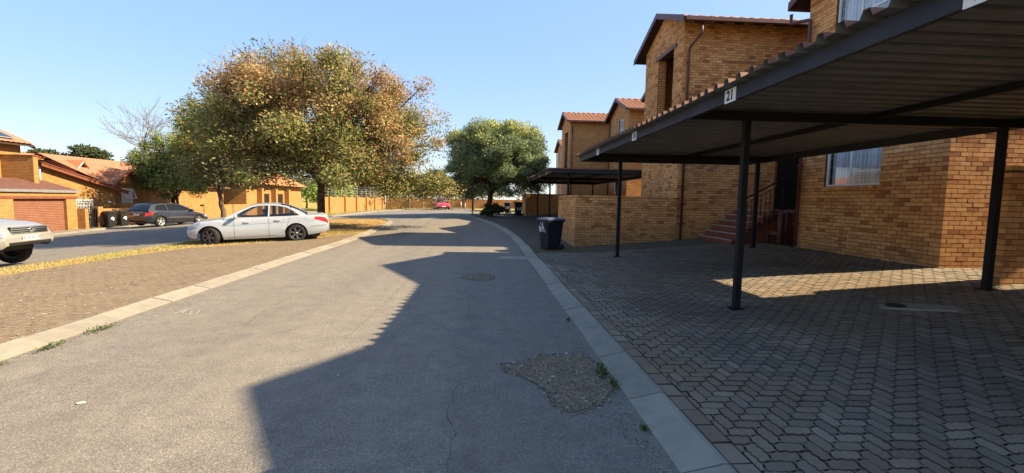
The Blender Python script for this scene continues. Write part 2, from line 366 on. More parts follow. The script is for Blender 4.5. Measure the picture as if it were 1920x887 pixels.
# the ground sheet to the horizon
xs = [-1500, -600, -250, -120, -70] + frange(-45, 45, 3) + [70, 120, 250, 600, 1500]
ys = [-800, -200, -60, -20] + frange(-8, 80, 3) + [110, 160, 300, 700, 1600]
vs_ = [(x, y, g(x, y) - .09) for y in ys for x in xs]; nx = len(xs)
mb = MB().add(vs_, [(j * nx + i, j * nx + i + 1, (j + 1) * nx + i + 1, (j + 1) * nx + i) for j in range(len(ys) - 1) for i in range(nx - 1)], 0, 0, True)
tag(mb.obj('ground', 'dry_lawn'), kind='structure')
road = sheet('road', lambda y: (-23.6, road_right(y) if y < 36 else 8.0), frange(-9, 62, 1.0), g, 'asphalt', 30)
# right-hand paving: near part in real pavers, far part a textured sheet
NEAR_END = 13.4
paving = sheet('pavement', lambda y: (road_right(y) + .3, 22.0), frange(-9, NEAR_END, .8), gp, 'joint_sand', 26)
far_paving = sheet('far_pavement', lambda y: (road_right(y) + .3, 22.0), frange(NEAR_END + .002, 36, .8), lambda x, y: gp(x, y) + .012, 'far_paving', 26)
# ---- pavers
U = .1
def unit_edge(i, j, hor):
    """points of a lattice edge (start excluded) with the interlocking wave"""
    sgn = 1 if (i + j) % 2 == 0 else -1
    a = .009 * sgn / U
    if hor: return [(i, j), (i + .28, j + a), (i + .72, j - a), (i + 1, j)]
    return [(i, j), (i - a, j + .28), (i + a, j + .72), (i, j + 1)]
def paver_outline(i, j, vert):
    w_, h_ = (1, 2) if vert else (2, 1)
    path = []
    for k in range(w_): path += unit_edge(i + k, j, True)[:-1]
    for k in range(h_): path += unit_edge(i + w_, j + k, False)[:-1]
    for k in reversed(range(w_)): path += unit_edge(i + k, j + h_, True)[::-1][:-1]
    for k in reversed(range(h_)): path += unit_edge(i, j + k, False)[::-1][:-1]
    return path
def clip_x(poly, x0):
    out = []
    for k in range(len(poly)):
        p, q = poly[k], poly[(k + 1) % len(poly)]
        if p[0] >= x0: out.append(p)
        if (p[0] >= x0) != (q[0] >= x0):
            t = (x0 - p[0]) / (q[0] - p[0]); out.append((x0, p[1] + (q[1] - p[1]) * t))
    return out
c45 = math.cos(math.radians(45)); OX, OY = 1.5, 1.0
pav = []
Rp = random.Random(3)
lim = int(16 / U)
for i in range(-2, int(8.6 / U)):
    for j in range(-2, int(12.6 / U)):
        s = (i - j) % 4
        if s not in (0, 3): continue
        cx = (i + .8) * U; cy = (j + .8) * U
        wx = OX + cx; wy = OY + cy
        if not (1.5 < wx < 9.8 and 1.0 < wy < NEAR_END - .05): continue
        if wx > 8.55 and wy > 8.4: continue
        pr = proj((wx, wy, gp(wx, wy)))
        if pr is None or not (-60 < pr[0] < 1990 and pr[1] < 990): continue
        o = paver_outline(i, j, s == 3)
        pts = [(OX + a * U, OY + b * U) for a, b in o]
        px = sum(p[0] for p in pts) / len(pts); py = sum(p[1] for p in pts) / len(pts)
        
        ci, cj = i + (.5 if s == 3 else 1), j + (1 if s == 3 else .5); gx = .007 / ((1 if s == 3 else 2) * U); gy = .007 / ((2 if s == 3 else 1) * U)
        def inset(k):
            q = [(ci + (a_ - ci) * (1 - gx * k), cj + (b_ - cj) * (1 - gy * k)) for a_, b_ in o]
            return [(OX + a_ * U, OY + b_ * U) for a_, b_ in q]
        pts = inset(1)
        if min(p[0] for p in pts) < 1.655: pts = clip_x(pts, 1.655)
        if len(pts) < 4: continue
        pav.append((pr[2], px, py, pts))
for k in range(int(12.2 / .232)):          # soldier course along the kerb
    y0 = 1.1 + k * .232
    pav.append((y0, 1.58, y0 + .11, [(1.512, y0), (1.645, y0), (1.645, y0 + .222), (1.512, y0 + .222)]))
pav.sort()
def paver_geo(m, px, py, pts, c=(0, 0, 0), rnd=0.0):
    h = .018 + Rp.uniform(-.003, .004); tx = Rp.uniform(-.02, .02); ty = Rp.uniform(-.02, .02); n = len(pts)
    top = []; mid = []; bot = []
    for x, y in pts:
        z = gp(x, y) + h + (x - px) * tx + (y - py) * ty
        dl = math.hypot(x - px, y - py); kk = 1 - .005 / max(.03, dl); ix = px + (x - px) * kk; iy = py + (y - py) * kk
        top.append((ix - c[0], iy - c[1], z - c[2])); mid.append((x - c[0], y - c[1], z - .009 - c[2])); bot.append((x - c[0], y - c[1], gp(x, y) - .004 - c[2]))
    fs = [tuple(range(n))] + [(n + k, n + (k + 1) % n, (k + 1) % n, k) for k in range(n)] + [(2 * n + k, 2 * n + (k + 1) % n, n + (k + 1) % n, n + k) for k in range(n)]
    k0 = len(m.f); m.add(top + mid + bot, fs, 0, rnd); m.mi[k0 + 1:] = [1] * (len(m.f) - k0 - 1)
rest = MB(); cnt = 0
for d, px, py, pts in pav:
    pr = proj((px, py, gp(px, py)))
    if cnt < 300 and pr and 0 < pr[0] < 1920 and 0 < pr[1] < 886:
        m = MB(); c = (px, py, gp(px, py)); paver_geo(m, px, py, pts, c); o = m.obj('paver', ['paver', 'joint_dirt_shade'], paving); o.location = c; cnt += 1
    else: paver_geo(rest, px, py, pts, (0, 0, 0), Rp.random())
tag(rest.obj('pavers', ['paver', 'joint_dirt_shade'], paving), kind='stuff')
# ---- kerbs: each kerb stone a part
def kerb_line(name, pts, side, gap=.012):
    """pts: polyline (x,y); side=+1 the raised side is to the right of travel"""
    k = bpy.data.objects.new(name, None); C.objects.link(k); tag(k, kind='structure')
    for (x0, y0), (x1, y1) in zip(pts, pts[1:]):
        d = Vector((x1 - x0, y1 - y0)); L = d.length; d.normalize(); nrm = Vector((d.y, -d.x)) * side
        m = MB(); e = R.uniform(-.006, .006)
        prof = [(0.0, -.06), (0.0, .012), (.235, KH + .004), (.262, KH + .012), (.298, KH + .01), (.298, -.06)]
        vs = []
        for t in (gap / 2, L - gap / 2):
            for o, z in prof:
                x = x0 + d.x * t + nrm.x * o; y = y0 + d.y * t + nrm.y * o
                vs.append((x - x0, y - y0, g(x0 + d.x * t, y0 + d.y * t) + z + e * .5 - g(x0, y0)))
        n = len(prof)
        fs = [(i, (i + 1) % n, n + (i + 1) % n, n + i) for i in range(n)] + [tuple(range(n))[::-1], tuple(range(n, 2 * n))]
        m.add(vs, fs); o = m.obj('kerb_stone', 'kerb_concrete', k, True); o.location = (x0 + R.uniform(-.007, .007), y0, g(x0, y0) + R.uniform(-.004, .004)); o.rotation_euler = (R.uniform(-.006, .006), R.uniform(-.012, .012), R.uniform(-.006, .006))
    return k
def resample(pts, step):
    out = [pts[0]]; acc = 0; P = [Vector(p) for p in pts]
    cur = P[0]; i = 1; need = step
    while i < len(P):
        d = (P[i] - cur).length
        if d >= need: cur = cur + (P[i] - cur) * (need / d); out.append(tuple(cur)); need = step
        else: need -= d; cur = P[i]; i += 1
    return out
# stone joints of the near right kerb fall about where the photo has them
kerb_line('kerb_right', [(road_right(y), y) for y in [-1.5 + 1.0 * i for i in range(38)]], 1)
ISL = [(-4.62, -6), (-4.7, 4), (-4.82, 8), (-4.95, 13), (-5.0, 20), (-5.08, 24), (-5.3, 26), (-5.75, 27.4), (-6.6, 28.4), (-7.8, 29.0), (-9.2, 29.2), (-10.4, 28.7), (-11.1, 27.4)]
kerb_line('kerb_left', resample(ISL, 1.0), -1)
kerb_line('kerb_far_street', [(-11.0, 33.0 + i) for i in range(28)], -1)
kerb_line('kerb_left_street', [(-23.3, 14.0 + i) for i in range(32)], -1)
# ---- island between the two streets
ISLP = ISL + [(-11.3, 25), (-11.3, -6)]
def island_sheet(name, poly, mat, dz, inset=.28):
    bm = bmesh.new(); vs = [bm.verts.new((x, y, 0)) for x, y in poly]; bm.faces.new(vs)
    bmesh.ops.triangulate(bm, faces=bm.faces[:])
    for k in range(4):
        es = [e for e in bm.edges if e.calc_length() > 1.2]
        if es: bmesh.ops.subdivide_edges(bm, edges=es, cuts=1)
        bmesh.ops.triangulate(bm, faces=bm.faces[:])
    for v in bm.verts: v.co.z = g(v.co.x, v.co.y) + dz
    for f in bm.faces:
        f.smooth = True
        if f.normal.z < 0: f.normal_flip()
    bm.normal_update()
    for f in bm.faces:
        if f.normal.z < 0: f.normal_flip()
    me = bpy.data.meshes.new(name); bm.to_mesh(me); bm.free(); o = link(name, me, mat); o['kind'] = 'structure'; return o
inner = [(x - .28, y) if y < 27 else (x - .1, y - .28) for x, y in ISL[:-1]] + [(-11.25, 27.2), (-11.25, -6)]
island_sheet('verge', inner, 'earth', .04)
# worn brick paving of the parking strip
edge = [(-4.9, -6), (-4.98, 4), (-5.1, 8), (-5.23, 13), (-5.28, 17), (-5.5, 19.6), (-6.0, 19.0), (-6.9, 17.2), (-7.9, 16.4), (-9.0, 15.6), (-9.7, 15.0), (-10.0, 13.5), (-10.15, 11), (-9.95, 8), (-10.1, 2), (-10.1, -6)]
island_sheet('parking_strip', edge, 'old_paving', .052)
# sidewalk strips on the far side of the left street, verge by the boundary wall
sheet('sidewalk_left', lambda y: (-24.9, -23.6), frange(10, 47, 1), lambda x, y: gp(x, y), 'concrete', 3)
sheet('verge_far', lambda y: (-14.2, -11.3), frange(33, 61, 1), lambda x, y: gp(x, y), 'dry_lawn', 4)
sheet('sidewalk_far', lambda y: (-12.4, -11.6), frange(33, 60, 1), lambda x, y: gp(x, y) + .006, 'concrete', 2)
sheet('verge_end', lambda y: (-11.5, 9.0), frange(60.2, 63.5, 1), lambda x, y: gp(x, y), 'dry_lawn', 16)
# side street behind the olive tree, its far verge
sheet('verge_side', lambda y: (-1.5, 9.0), frange(46, 60.2, 1), lambda x, y: gp(x, y) + .01, 'dry_lawn', 8)
# ---- grass blades (stuff)
def blades(name, spots, parent=None, hmin=.03, hmax=.09, cols=((.29, .26, .09), (.37, .3, .13), (.21, .22, .07)), label=None, zoff=.04, wd=.006):
    n = len(spots); rs = np.random.RandomState(5)
    X = np.array([s[0] for s in spots]); Y = np.array([s[1] for s in spots]); Z = np.array([g(s[0], s[1]) + zoff for s in spots])
    h = rs.uniform(hmin, hmax, n); a = rs.uniform(0, 6.283, n); lean = rs.uniform(0, .6, n) * h; la = rs.uniform(0, 6.283, n); wv = wd * rs.uniform(.6, 1.5, n)
    v = np.zeros((n, 3, 3)); v[:, 0] = np.stack([X - np.cos(a) * wv, Y - np.sin(a) * wv, Z], 1); v[:, 1] = np.stack([X + np.cos(a) * wv, Y + np.sin(a) * wv, Z], 1)
    v[:, 2] = np.stack([X + np.cos(la) * lean, Y + np.sin(la) * lean, Z + h], 1)
    ci = rs.randint(0, len(cols), n); c = np.array(cols)[ci] * rs.uniform(.7, 1.25, (n, 1))
    return tri_mesh(name, v, c, 'grass_blade', parent)
def tri_mesh(name, v, c, mat, parent=None):
    """v (n,k,3) polygons with k corners, c (n,3) colour per polygon"""
    n, k, _ = v.shape; me = bpy.data.meshes.new(name)
    me.vertices.add(n * k); me.vertices.foreach_set('co', v.reshape(-1).astype(np.float32))
    me.loops.add(n * k); me.loops.foreach_set('vertex_index', np.arange(n * k, dtype=np.int32))
    me.polygons.add(n); me.polygons.foreach_set('loop_start', np.arange(0, n * k, k, dtype=np.int32))
    me.polygons.foreach_set('loop_total', np.full(n, k, dtype=np.int32))
    me.update(calc_edges=True)
    at = me.attributes.new('tint', 'FLOAT_COLOR', 'CORNER')
    cc = np.ones((n, k, 4), dtype=np.float32); cc[:, :, :3] = c[:, None, :]; at.data.foreach_set('color', cc.reshape(-1))
    return link(name, me, mat, parent)
Rg = random.Random(11)
from mathutils import noise as mn
sp = []
while len(sp) < 42000:
    y = Rg.uniform(2, 29); x = Rg.uniform(-11.25, -5.4)
    dense = 0
    if x < -10.0 + .15 * math.sin(y * 1.7) and y < 16: dense = .9
    elif y > 14.5:
        lim_y = pl(x, [(-10.5, 14.6), (-9, 15.9), (-7.9, 16.7), (-6.9, 17.5), (-6, 19.3), (-5.5, 19.9)])
        if y > lim_y: dense = .85 if y < 20.5 else .22
    if y > 26.5 and x > -6.2: dense = 0
    if Rg.random() < dense * (.35 + 1.3 * max(0, mn.noise((x * .9, y * .9, 0)) + .25)): sp.append((x, y))
tag(blades('dry_grass', sp, hmin=.02, hmax=.07), 'short dry yellow grass on the strip between the two streets', 'grass', kind='stuff')
sp = [(Rg.uniform(-14, -12.5), Rg.uniform(36, 60)) for _ in range(5000)] + [(Rg.uniform(-11, 6), Rg.uniform(60.3, 63)) for _ in range(3000)]
tag(blades('lawn', sp, hmin=.04, hmax=.12, zoff=.06, wd=.02), 'pale sunlit lawn below the far boundary wall', 'lawn', kind='stuff')
sp = []
for _ in range(2500):
    a = Rg.uniform(0, 6.28); r = Rg.random() ** .6; sp.append((2.15 + 1.0 * r * math.cos(a), 14.3 + 1.3 * r * math.sin(a)))
sp = [p for p in sp if p[0] > 1.52]
tag(blades('moss_grass', sp, hmin=.01, hmax=.03, zoff=KH + .012, cols=((.16, .16, .05), (.2, .17, .07), (.11, .13, .04)), wd=.008), 'thin mossy grass around the foot of the near wheelie bin', 'grass', kind='stuff')
# ---- weeds along the kerbs: each tuft a thing
def weed(x, y, r, label, n=60, hgt=.05):
    rs = np.random.RandomState(int(abs(x * 100 + y * 37)) + 3); v = np.zeros((n, 4, 3)); z0 = g(x, y) + .006
    for k in range(n):
        a = rs.uniform(0, 6.283); rr = r * rs.uniform(0, 1) ** .7; cx = x + rr * .45 * math.cos(a); cy = y + rr * 1.4 * math.sin(a); cz = z0 + rs.uniform(.0, hgt)
        d = Vector((rs.normal(), rs.normal(), rs.uniform(.1, 1))).normalized(); s_ = d.cross(Vector((0, 0, 1))).normalized(); L = rs.uniform(.012, .03); wv = L * .35
        p = Vector((cx, cy, cz)); v[k] = [p - d * L * .5, p + s_ * wv, p + d * L, p - s_ * wv]
    c = np.array([(.055, .105, .022)] * n) * rs.uniform(.6, 1.6, (n, 1)); c[::7] = (.16, .12, .05)
    return tag(tri_mesh('weed', v, c, 'leaf'), label, 'weed', 'weeds growing along the kerbs')
weed(1.12, 4.02, .09, 'bushy green weed at the kerb beside the large gravel patch', 150, .09)
weed(1.17, 3.78, .06, 'low green weed at the kerb just in front of the bushiest one', 70, .05)
weed(1.17, 3.02, .05, 'small weed by the right kerb nearest the viewer', 40, .03)
weed(1.16, 5.95, .05, 'small weed by the right kerb halfway to the small gravel patch', 40, .03)
weed(-4.58, 4.85, .13, 'green weed tuft in front of the left kerb, nearest of three', 110, .04)
weed(-4.6, 5.5, .16, 'longest green weed tuft along the left kerb', 130, .05)
weed(-4.56, 4.3, .08, 'yellowing weed at the left kerb by the picture edge', 50, .03)
# ---- potholes: gravel beds with loose stones
def pothole(name, label, outline, nst, seed):
    cx = sum(p[0] for p in outline) / len(outline); cy = sum(p[1] for p in outline) / len(outline); rr = random.Random(seed)
    fine = []
    for k in range(len(outline)):
        p, q = outline[k], outline[(k + 1) % len(outline)]
        for t in (0, .25, .5, .75): fine.append((lerp(p[0], q[0], t) + rr.uniform(-.012, .012), lerp(p[1], q[1], t) + rr.uniform(-.02, .02)))
    t = thing(name, label, 'gravel patch', (cx, cy, g(cx, cy)))
    n = len(fine); vs = [(0, 0, .006)] + [((x - cx) * .7, (y - cy) * .7, .008) for x, y in fine] + [((x - cx) * 1.35, (y - cy) * 1.35, .004) for x, y in fine]
    fs = [(0, 1 + k, 1 + (k + 1) % n) for k in range(n)] + [(1 + k, 1 + n + k, 1 + n + (k + 1) % n, 1 + (k + 1) % n) for k in range(n)]
    gb = MB().add(vs, fs, 0, 0, True).obj('gravel_bed', 'gravel_bed', t); gb.data.attributes.new('fade', 'FLOAT', 'POINT').data.foreach_set('value', [1.3] + [1.05] * n + [-.1] * n)
    # broken rim of the asphalt
    m = MB()
    for k in range(n):
        if rr.random() < .82: continue
        p = Vector((fine[k][0] - cx, fine[k][1] - cy, .009)); q = Vector((fine[(k + 1) % n][0] - cx, fine[(k + 1) % n][1] - cy, .009)); m.bar(p, q, rr.uniform(.004, .01), .004)
    tag(m.obj('broken_rim', 'crack', t), kind='stuff')
    V = []; Cc = []
    tries = 0
    while len(V) < nst and tries < nst * 8:
        tries += 1
        k = rr.randrange(n); u = rr.random() ** .45; a = fine[k]; b = fine[(k + 1) % n]; s_ = rr.random()
        x = lerp(0, lerp(a[0], b[0], s_) - cx, u * 1.12); y = lerp(0, lerp(a[1], b[1], s_) - cy, u * 1.12); r_ = rr.uniform(.004, .015) * (1.5 if rr.random() < .06 else 1)
        flat = rr.random() < .35; ang = rr.uniform(0, 6.28); ca, sa = math.cos(ang), math.sin(ang); el = 2.2 if flat else 1.2; hz = .25 if flat else .7
        col = rr.choice([(.1, .09, .075), (.2, .165, .12), (.28, .24, .18), (.15, .12, .09), (.33, .3, .25), (.24, .17, .09), (.07, .065, .06)])
        pts = [(-el, 0, 0), (0, -1, 0), (el, 0, 0), (0, 1, 0)]; top = [(-.5 * el, -.25, hz), (.4 * el, -.4, hz), (.55 * el, .35, hz * .8), (-.3 * el, .45, hz)]
        T = lambda p: (x + (p[0] * ca - p[1] * sa) * r_, y + (p[0] * sa + p[1] * ca) * r_, .006 + p[2] * r_)
        B = [T(p) for p in pts]; Tt = [T(p) for p in top]
        V.append(Tt)
        for i in range(4): V.append([B[i], B[(i + 1) % 4], Tt[(i + 1) % 4], Tt[i]])
        Cc += [col] * 5
    o = tri_mesh('loose_stones', np.array(V), np.array(Cc), 'stones', t); tag(o, kind='stuff')
    return t
def gpt(x, y):
    """pixel of the photograph to the point of the road plane there (used to place road marks)"""
    v = Vector((x - 960, 443.5 - y, -F)); d = Vector((AX.dot(Vector((1, 0, 0))), 0, 0))
    W = Vector((AX.x * v.x + AX.y * v.y + AX.z * v.z, AY.dot(v), AZ.dot(v)))
    t = EYE / -W.z; return (W.x * t, W.y * t)
def wpt(x, y):
    v = Vector((x - 960, 443.5 - y, -F)); W = Vector((v.dot(AX), v.dot(AY), v.dot(AZ))); t = EYE / -W.z; return (W.x * t, W.y * t)
pothole('gravel_patch', 'large gravel filled pothole beside the right kerb', [wpt(*p) for p in ((942, 684), (985, 678), (1020, 668), (1070, 664), (1105, 672), (1125, 690), (1150, 712), (1148, 735), (1130, 755), (1085, 772), (1050, 768), (1030, 750), (1018, 728), (985, 708), (950, 698))], 2600, 1)
pothole('gravel_patch', 'small round gravel patch in the middle of the shaded road', [wpt(*p) for p in ((864, 518), (885, 513), (910, 513), (929, 519), (920, 525), (890, 526), (868, 523))], 700, 2)
# ---- cracks in the asphalt, parts of the road
def crack(pix, w_, seed):
    rr = random.Random(seed); P = [Vector(wpt(*p)) for p in pix]; pts = [P[0]]
    for a, b in zip(P, P[1:]):
        n = max(2, int((b - a).length / .09))
        for k in range(1, n + 1): pts.append(a.lerp(b, k / n) + Vector((rr.uniform(-.03, .03), rr.uniform(-.03, .03))))
    m = MB(); vs = []
    for k, p in enumerate(pts):
        d = (pts[min(k + 1, len(pts) - 1)] - pts[max(k - 1, 0)]).normalized(); nr = Vector((d.y, -d.x)) * w_ * rr.uniform(.15, 1) * (0.2 if k in (0, len(pts) - 1) else 1)
        for s_ in (-1, 1): q = p + nr * s_; vs.append((q.x, q.y, g(q.x, q.y) + .004))
    m.add(vs, [(2 * k, 2 * k + 1, 2 * k + 3, 2 * k + 2) for k in range(len(pts) - 1)]); return m.obj('crack', 'crack', road, True)
crack([(455, 612), (500, 580), (560, 550), (620, 520), (668, 497)], .005, 1)
crack([(640, 640), (700, 590), (745, 545), (790, 495), (812, 460), (835, 432)], .004, 2)
crack([(873, 540), (880, 570), (876, 600)], .006, 3)
crack([(840, 887), (850, 830), (842, 770), (855, 720)], .004, 4)
crack([(915, 470), (905, 490)], .006, 5)
crack([(350, 640), (372, 628)], .005, 6)
crack([(110, 757), (140, 742)], .004, 7)
# chalk scrawl and scraps
m = MB()
for loop in ([(326, 588), (340, 584), (352, 580), (366, 579), (374, 583), (368, 588), (352, 590), (340, 588), (348, 583), (360, 584), (355, 590)], [(290, 593), (297, 592)], [(345, 577), (362, 576), (372, 578)]):
    P = [Vector(wpt(*p)) for p in loop]
    for a, b in zip(P, P[1:]): m.bar((a.x, a.y, g(a.x, a.y) + .004), (b.x, b.y, g(b.x, b.y) + .004), .005, .002)
m.obj('chalk_scrawl', 'chalk', road)
def scrap(pix, r, label, mat='chalk'):
    x, y = wpt(*pix); rr = random.Random(int(pix[0])); n = 9
    pts = [(x + r * math.cos(6.283 * k / n) * rr.uniform(.6, 1.1), y + .7 * r * math.sin(6.283 * k / n) * rr.uniform(.6, 1.1), g(x, y) + .005) for k in range(n)]
    return tag(MB().prism(pts, (0, 0, .006)).obj('litter', mat, None, True), label, 'litter')
scrap((152, 757), .035, 'pale flattened scrap on the sunny road, lower left')
scrap((634, 705), .016, 'small white scrap in the shadow edge on the road')
scrap((1037, 707), .022, 'thin white stub lying on the large gravel patch')
# concrete repair patch at the right kerb
x, y = wpt(965, 484)
tag(MB().prism([(x - .45, y - .3, g(x, y) + .004), (x + .42, y - .34, g(x, y) + .004), (x + .44, y + .38, g(x, y) + .004), (x - .4, y + .3, g(x, y) + .004)], (0, 0, .003)).obj('road_repair', 'kerb_concrete', road, True))

def litter(name, label, spots, cols, size, zf, seed):
    rs = np.random.RandomState(seed); n = len(spots); v = np.zeros((n, 4, 3))
    for k, (x, y) in enumerate(spots):
        a_ = rs.uniform(0, 6.283); L = size[0] * rs.uniform(.5, 1.4); W_ = size[1] * rs.uniform(.5, 1.4); z = zf(x, y) + rs.uniform(.003, .012); d = np.array([math.cos(a_), math.sin(a_), rs.uniform(-.12, .12)]); e_ = np.array([-math.sin(a_), math.cos(a_), rs.uniform(-.25, .25)]); p = np.array([x, y, z])
        v[k] = [p - d * L, p + e_ * W_, p + d * L, p - e_ * W_]
    c = np.array(cols)[rs.randint(0, len(cols), n)] * rs.uniform(.7, 1.25, (n, 1))
    return tag(tri_mesh(name, v, c, 'grass_blade'), label, 'litter', kind='stuff')
sp = []
while len(sp) < 9000:
    x = Rg.uniform(-10.6, -5.0); y = Rg.uniform(2, 18)
    if Rg.random() < .25 + 1.4 * max(0, mn.noise((x * .8, y * .35, 4)) + .1): sp.append((x, y))
litter('straw', 'thin dry straw and leaf litter scattered over the worn left paving', sp, [(.3, .23, .13), (.24, .17, .09), (.36, .29, .18), (.16, .11, .06)], (.035, .007), lambda x, y: g(x, y) + .052, 1)
sp = [(-8 + Rg.gauss(0, 2.6), 22 + Rg.gauss(0, 3)) for _ in range(2500)]; sp = [p for p in sp if -11 < p[0] < -5.6 and 16.5 < p[1] < 28]
litter('fallen_leaves', 'brown fallen leaves under the large autumn tree', sp, [(.3, .15, .06), (.24, .11, .05), (.36, .22, .1)], (.04, .022), lambda x, y: g(x, y) + .045, 2)
sp = [(pl(y, [(0, 1.16), (16, 1.1)]) - abs(Rg.gauss(0, .12)), y) for y in [Rg.uniform(1.5, 15) for _ in range(900)]] + [(-4.62 - .012 * y + abs(Rg.gauss(0, .08)), y) for y in [Rg.uniform(3, 20) for _ in range(900)]]
litter('gutter_litter', 'grit and leaf bits gathered along the kerbs', sp, [(.2, .15, .09), (.12, .1, .07), (.28, .22, .14)], (.013, .007), g, 3)
# ------------------------------------------------------------------ brick walls
ROW, BL, BH = .086, .222, .075
BMESH = {}
def brick_mesh(ux, ln):
    key = (ux, round(ln, 3))
    if key not in BMESH:
        m = MB(); h = BH / 2
        if ux: m.box((-ln / 2, -.011, -h), (ln / 2, .022, h))
        else: m.box((-.011, -ln / 2, -h), (.022, ln / 2, h))
        me = m.mesh('brick'); me.materials.append(MATS['brick']); BMESH[key] = me
    return BMESH[key]
class Bricks:
    """collects the bricks of one thing; the 300 that show largest become parts, the rest one joined part"""
    def __init__(s, th): s.t = th; s.L = []; s.r = random.Random(hash(th.name) & 255)
    def face(s, ox, oy, ux, nsign, L, z0, z1, rows, ends=(0, 0)):
        """ux True: wall runs along +X and looks to -Y (nsign -1) ; False: runs along +Y and looks to -X.
        rows(za, zb) -> list of (a, b) in wall length"""
        k = 0; z = z0
        while z + BH <= z1 + .03:
            for a, b in rows(z, z + BH):
                first = a; off = 0 if k % 2 == 0 else .116
                # brick joints on a global grid so that openings cut the bond
                i0 = math.floor((a - off) / .232); p = a
                cuts = []
                i = i0 + 1
                while off + i * .232 < b - .03: cuts.append(off + i * .232); i += 1
                cuts = [c for c in cuts if c - a > .05]
                seg = [a] + cuts + [b]
                for q, r_ in zip(seg, seg[1:]):
                    ln = r_ - q - (.010 if r_ != b else .002)
                    if ln < .03: continue
                    c = q + ln / 2 + .001
                    j = s.r.uniform(-.0015, .003)
                    pos = (ox + c, oy - nsign * 0 - (.022 if False else 0) , z + BH / 2) if ux else (ox, oy + c, z + BH / 2)
                    # outer brick face lies at the wall plane
                    pos = (pos[0], pos[1] + .011 - j, pos[2]) if ux else (pos[0] + .011 - j, pos[1], pos[2])
                    if pos[2] + BH / 2 < gp(pos[0], pos[1]) - .03: continue
                    s.L.append((pos, ux, ln))
            z += ROW; k += 1
    def finish(s, vis=lambda p: True):
        sc_ = []
        for b in s.L:
            pr = proj(b[0])
            ok = pr and -5 < pr[0] < 1925 and -5 < pr[1] < 890 and vis(b[0])
            sc_.append((-(b[2] / pr[2]) if ok else 1.0))
        order = sorted(range(len(s.L)), key=lambda i: sc_[i])
        rest = MB()
        for rank, i in enumerate(order):
            pos, ux, ln = s.L[i]
            if rank < 300 and sc_[i] < 0:
                ln2 = round(ln, 2); o = bpy.data.objects.new('brick', brick_mesh(ux, ln2)); C.objects.link(o); o.parent = s.t; o.location = pos
            else:
                h = BH / 2; x, y, z = pos
                if ux: rest.box((x - ln / 2, y - .011, z - h), (x + ln / 2, y + .022, z + h), 0, s.r.random() + .001, (4,))
                else: rest.box((x - .011, y - ln / 2, z - h), (x + .022, y + ln / 2, z + h), 0, s.r.random() + .001, (3,))
        if rest.f: tag(rest.obj('bricks', 'brick', s.t), kind='stuff')
def cut_rows(L, openings, top=None):
    def rows(za, zb):
        a, b = 0.0, L
        if top:
            iv = top(zb)
            if iv is None: return []
            a, b = iv
        iv = [(a, b)]
        for (u0, u1, v0, v1) in openings:
            if zb > v0 + .012 and za < v1 - .012:
                out = []
                for p, q in iv:
                    if q <= u0 or p >= u1: out.append((p, q)); continue
                    if p < u0: out.append((p, u0))
                    if q > u1: out.append((u1, q))
                iv = out
        return [(p, q) for p, q in iv if q - p > .04]
    return rows
def panel(m, ox, oy, ux, L, z0, z1, openings, th=.2, inset=.007, mi=0):
    """core of a wall with openings as boxes; wall plane at oy (ux) or ox"""
    us = sorted({0.0, L} | {u for o in openings for u in o[:2]}); vs = sorted({z0, z1} | {v for o in openings for v in o[2:] if z0 < v < z1})
    for u0, u1 in zip(us, us[1:]):
        for v0, v1 in zip(vs, vs[1:]):
            um, vm = (u0 + u1) / 2, (v0 + v1) / 2
            e0 = inset if u0 == 0 else 0; e1 = inset if u1 == L else 0
            if any(o[0] < um < o[1] and o[2] < vm < o[3] for o in openings): continue
            if ux: m.box((ox + u0 + e0, oy + inset, v0), (ox + u1 - e1, oy + th, v1), mi)
            else: m.box((ox + inset, oy + u0 + e0, v0), (ox + th, oy + u1 - e1, v1), mi)
def tile_slope(name, parent, P0, e, L, s, SL, mat, period=.3, course=.34, amp=.022):
    e = Vector(e).normalized(); s = Vector(s).normalized(); n = e.cross(s); P0 = Vector(P0)
    if n.z < 0: n = -n
    nc = max(1, round(SL / course)); cs = SL / nc; per = 6; nu = int(L / period * per); vs = []; fs = []
    for c in range(nc):
        for k, (t, lift) in enumerate(((0, .03), (1, .008))):
            for i in range(nu + 1):
                u = L * i / nu; ph = (u / period) % 1.0
                wv = amp * (math.sin(2 * math.pi * ph) if ph < .5 else -.25 * math.sin(2 * math.pi * (ph - .5)))
                vs.append(P0 + e * u + s * (c * cs + t * cs) + n * (wv + lift))
        b = c * 2 * (nu + 1)
        fs += [(b + i, b + i + 1, b + nu + 1 + i + 1, b + nu + 1 + i) for i in range(nu)]
        if c:
            a = b - (nu + 1); fs += [(a + i, a + i + 1, b + i + 1, b + i) for i in range(nu)]
        else:
            q = len(vs); vs += [P0 + e * (L * i / nu) - n * .03 for i in range(nu + 1)]; fs += [(b + i, b + i + 1, q - b + b + i + 1, q + i) for i in range(nu)] if False else []
            del vs[q:]
    m = MB().add(vs, fs, 0, 0, True); return tag(m.obj(name, mat, parent, False), kind='stuff')
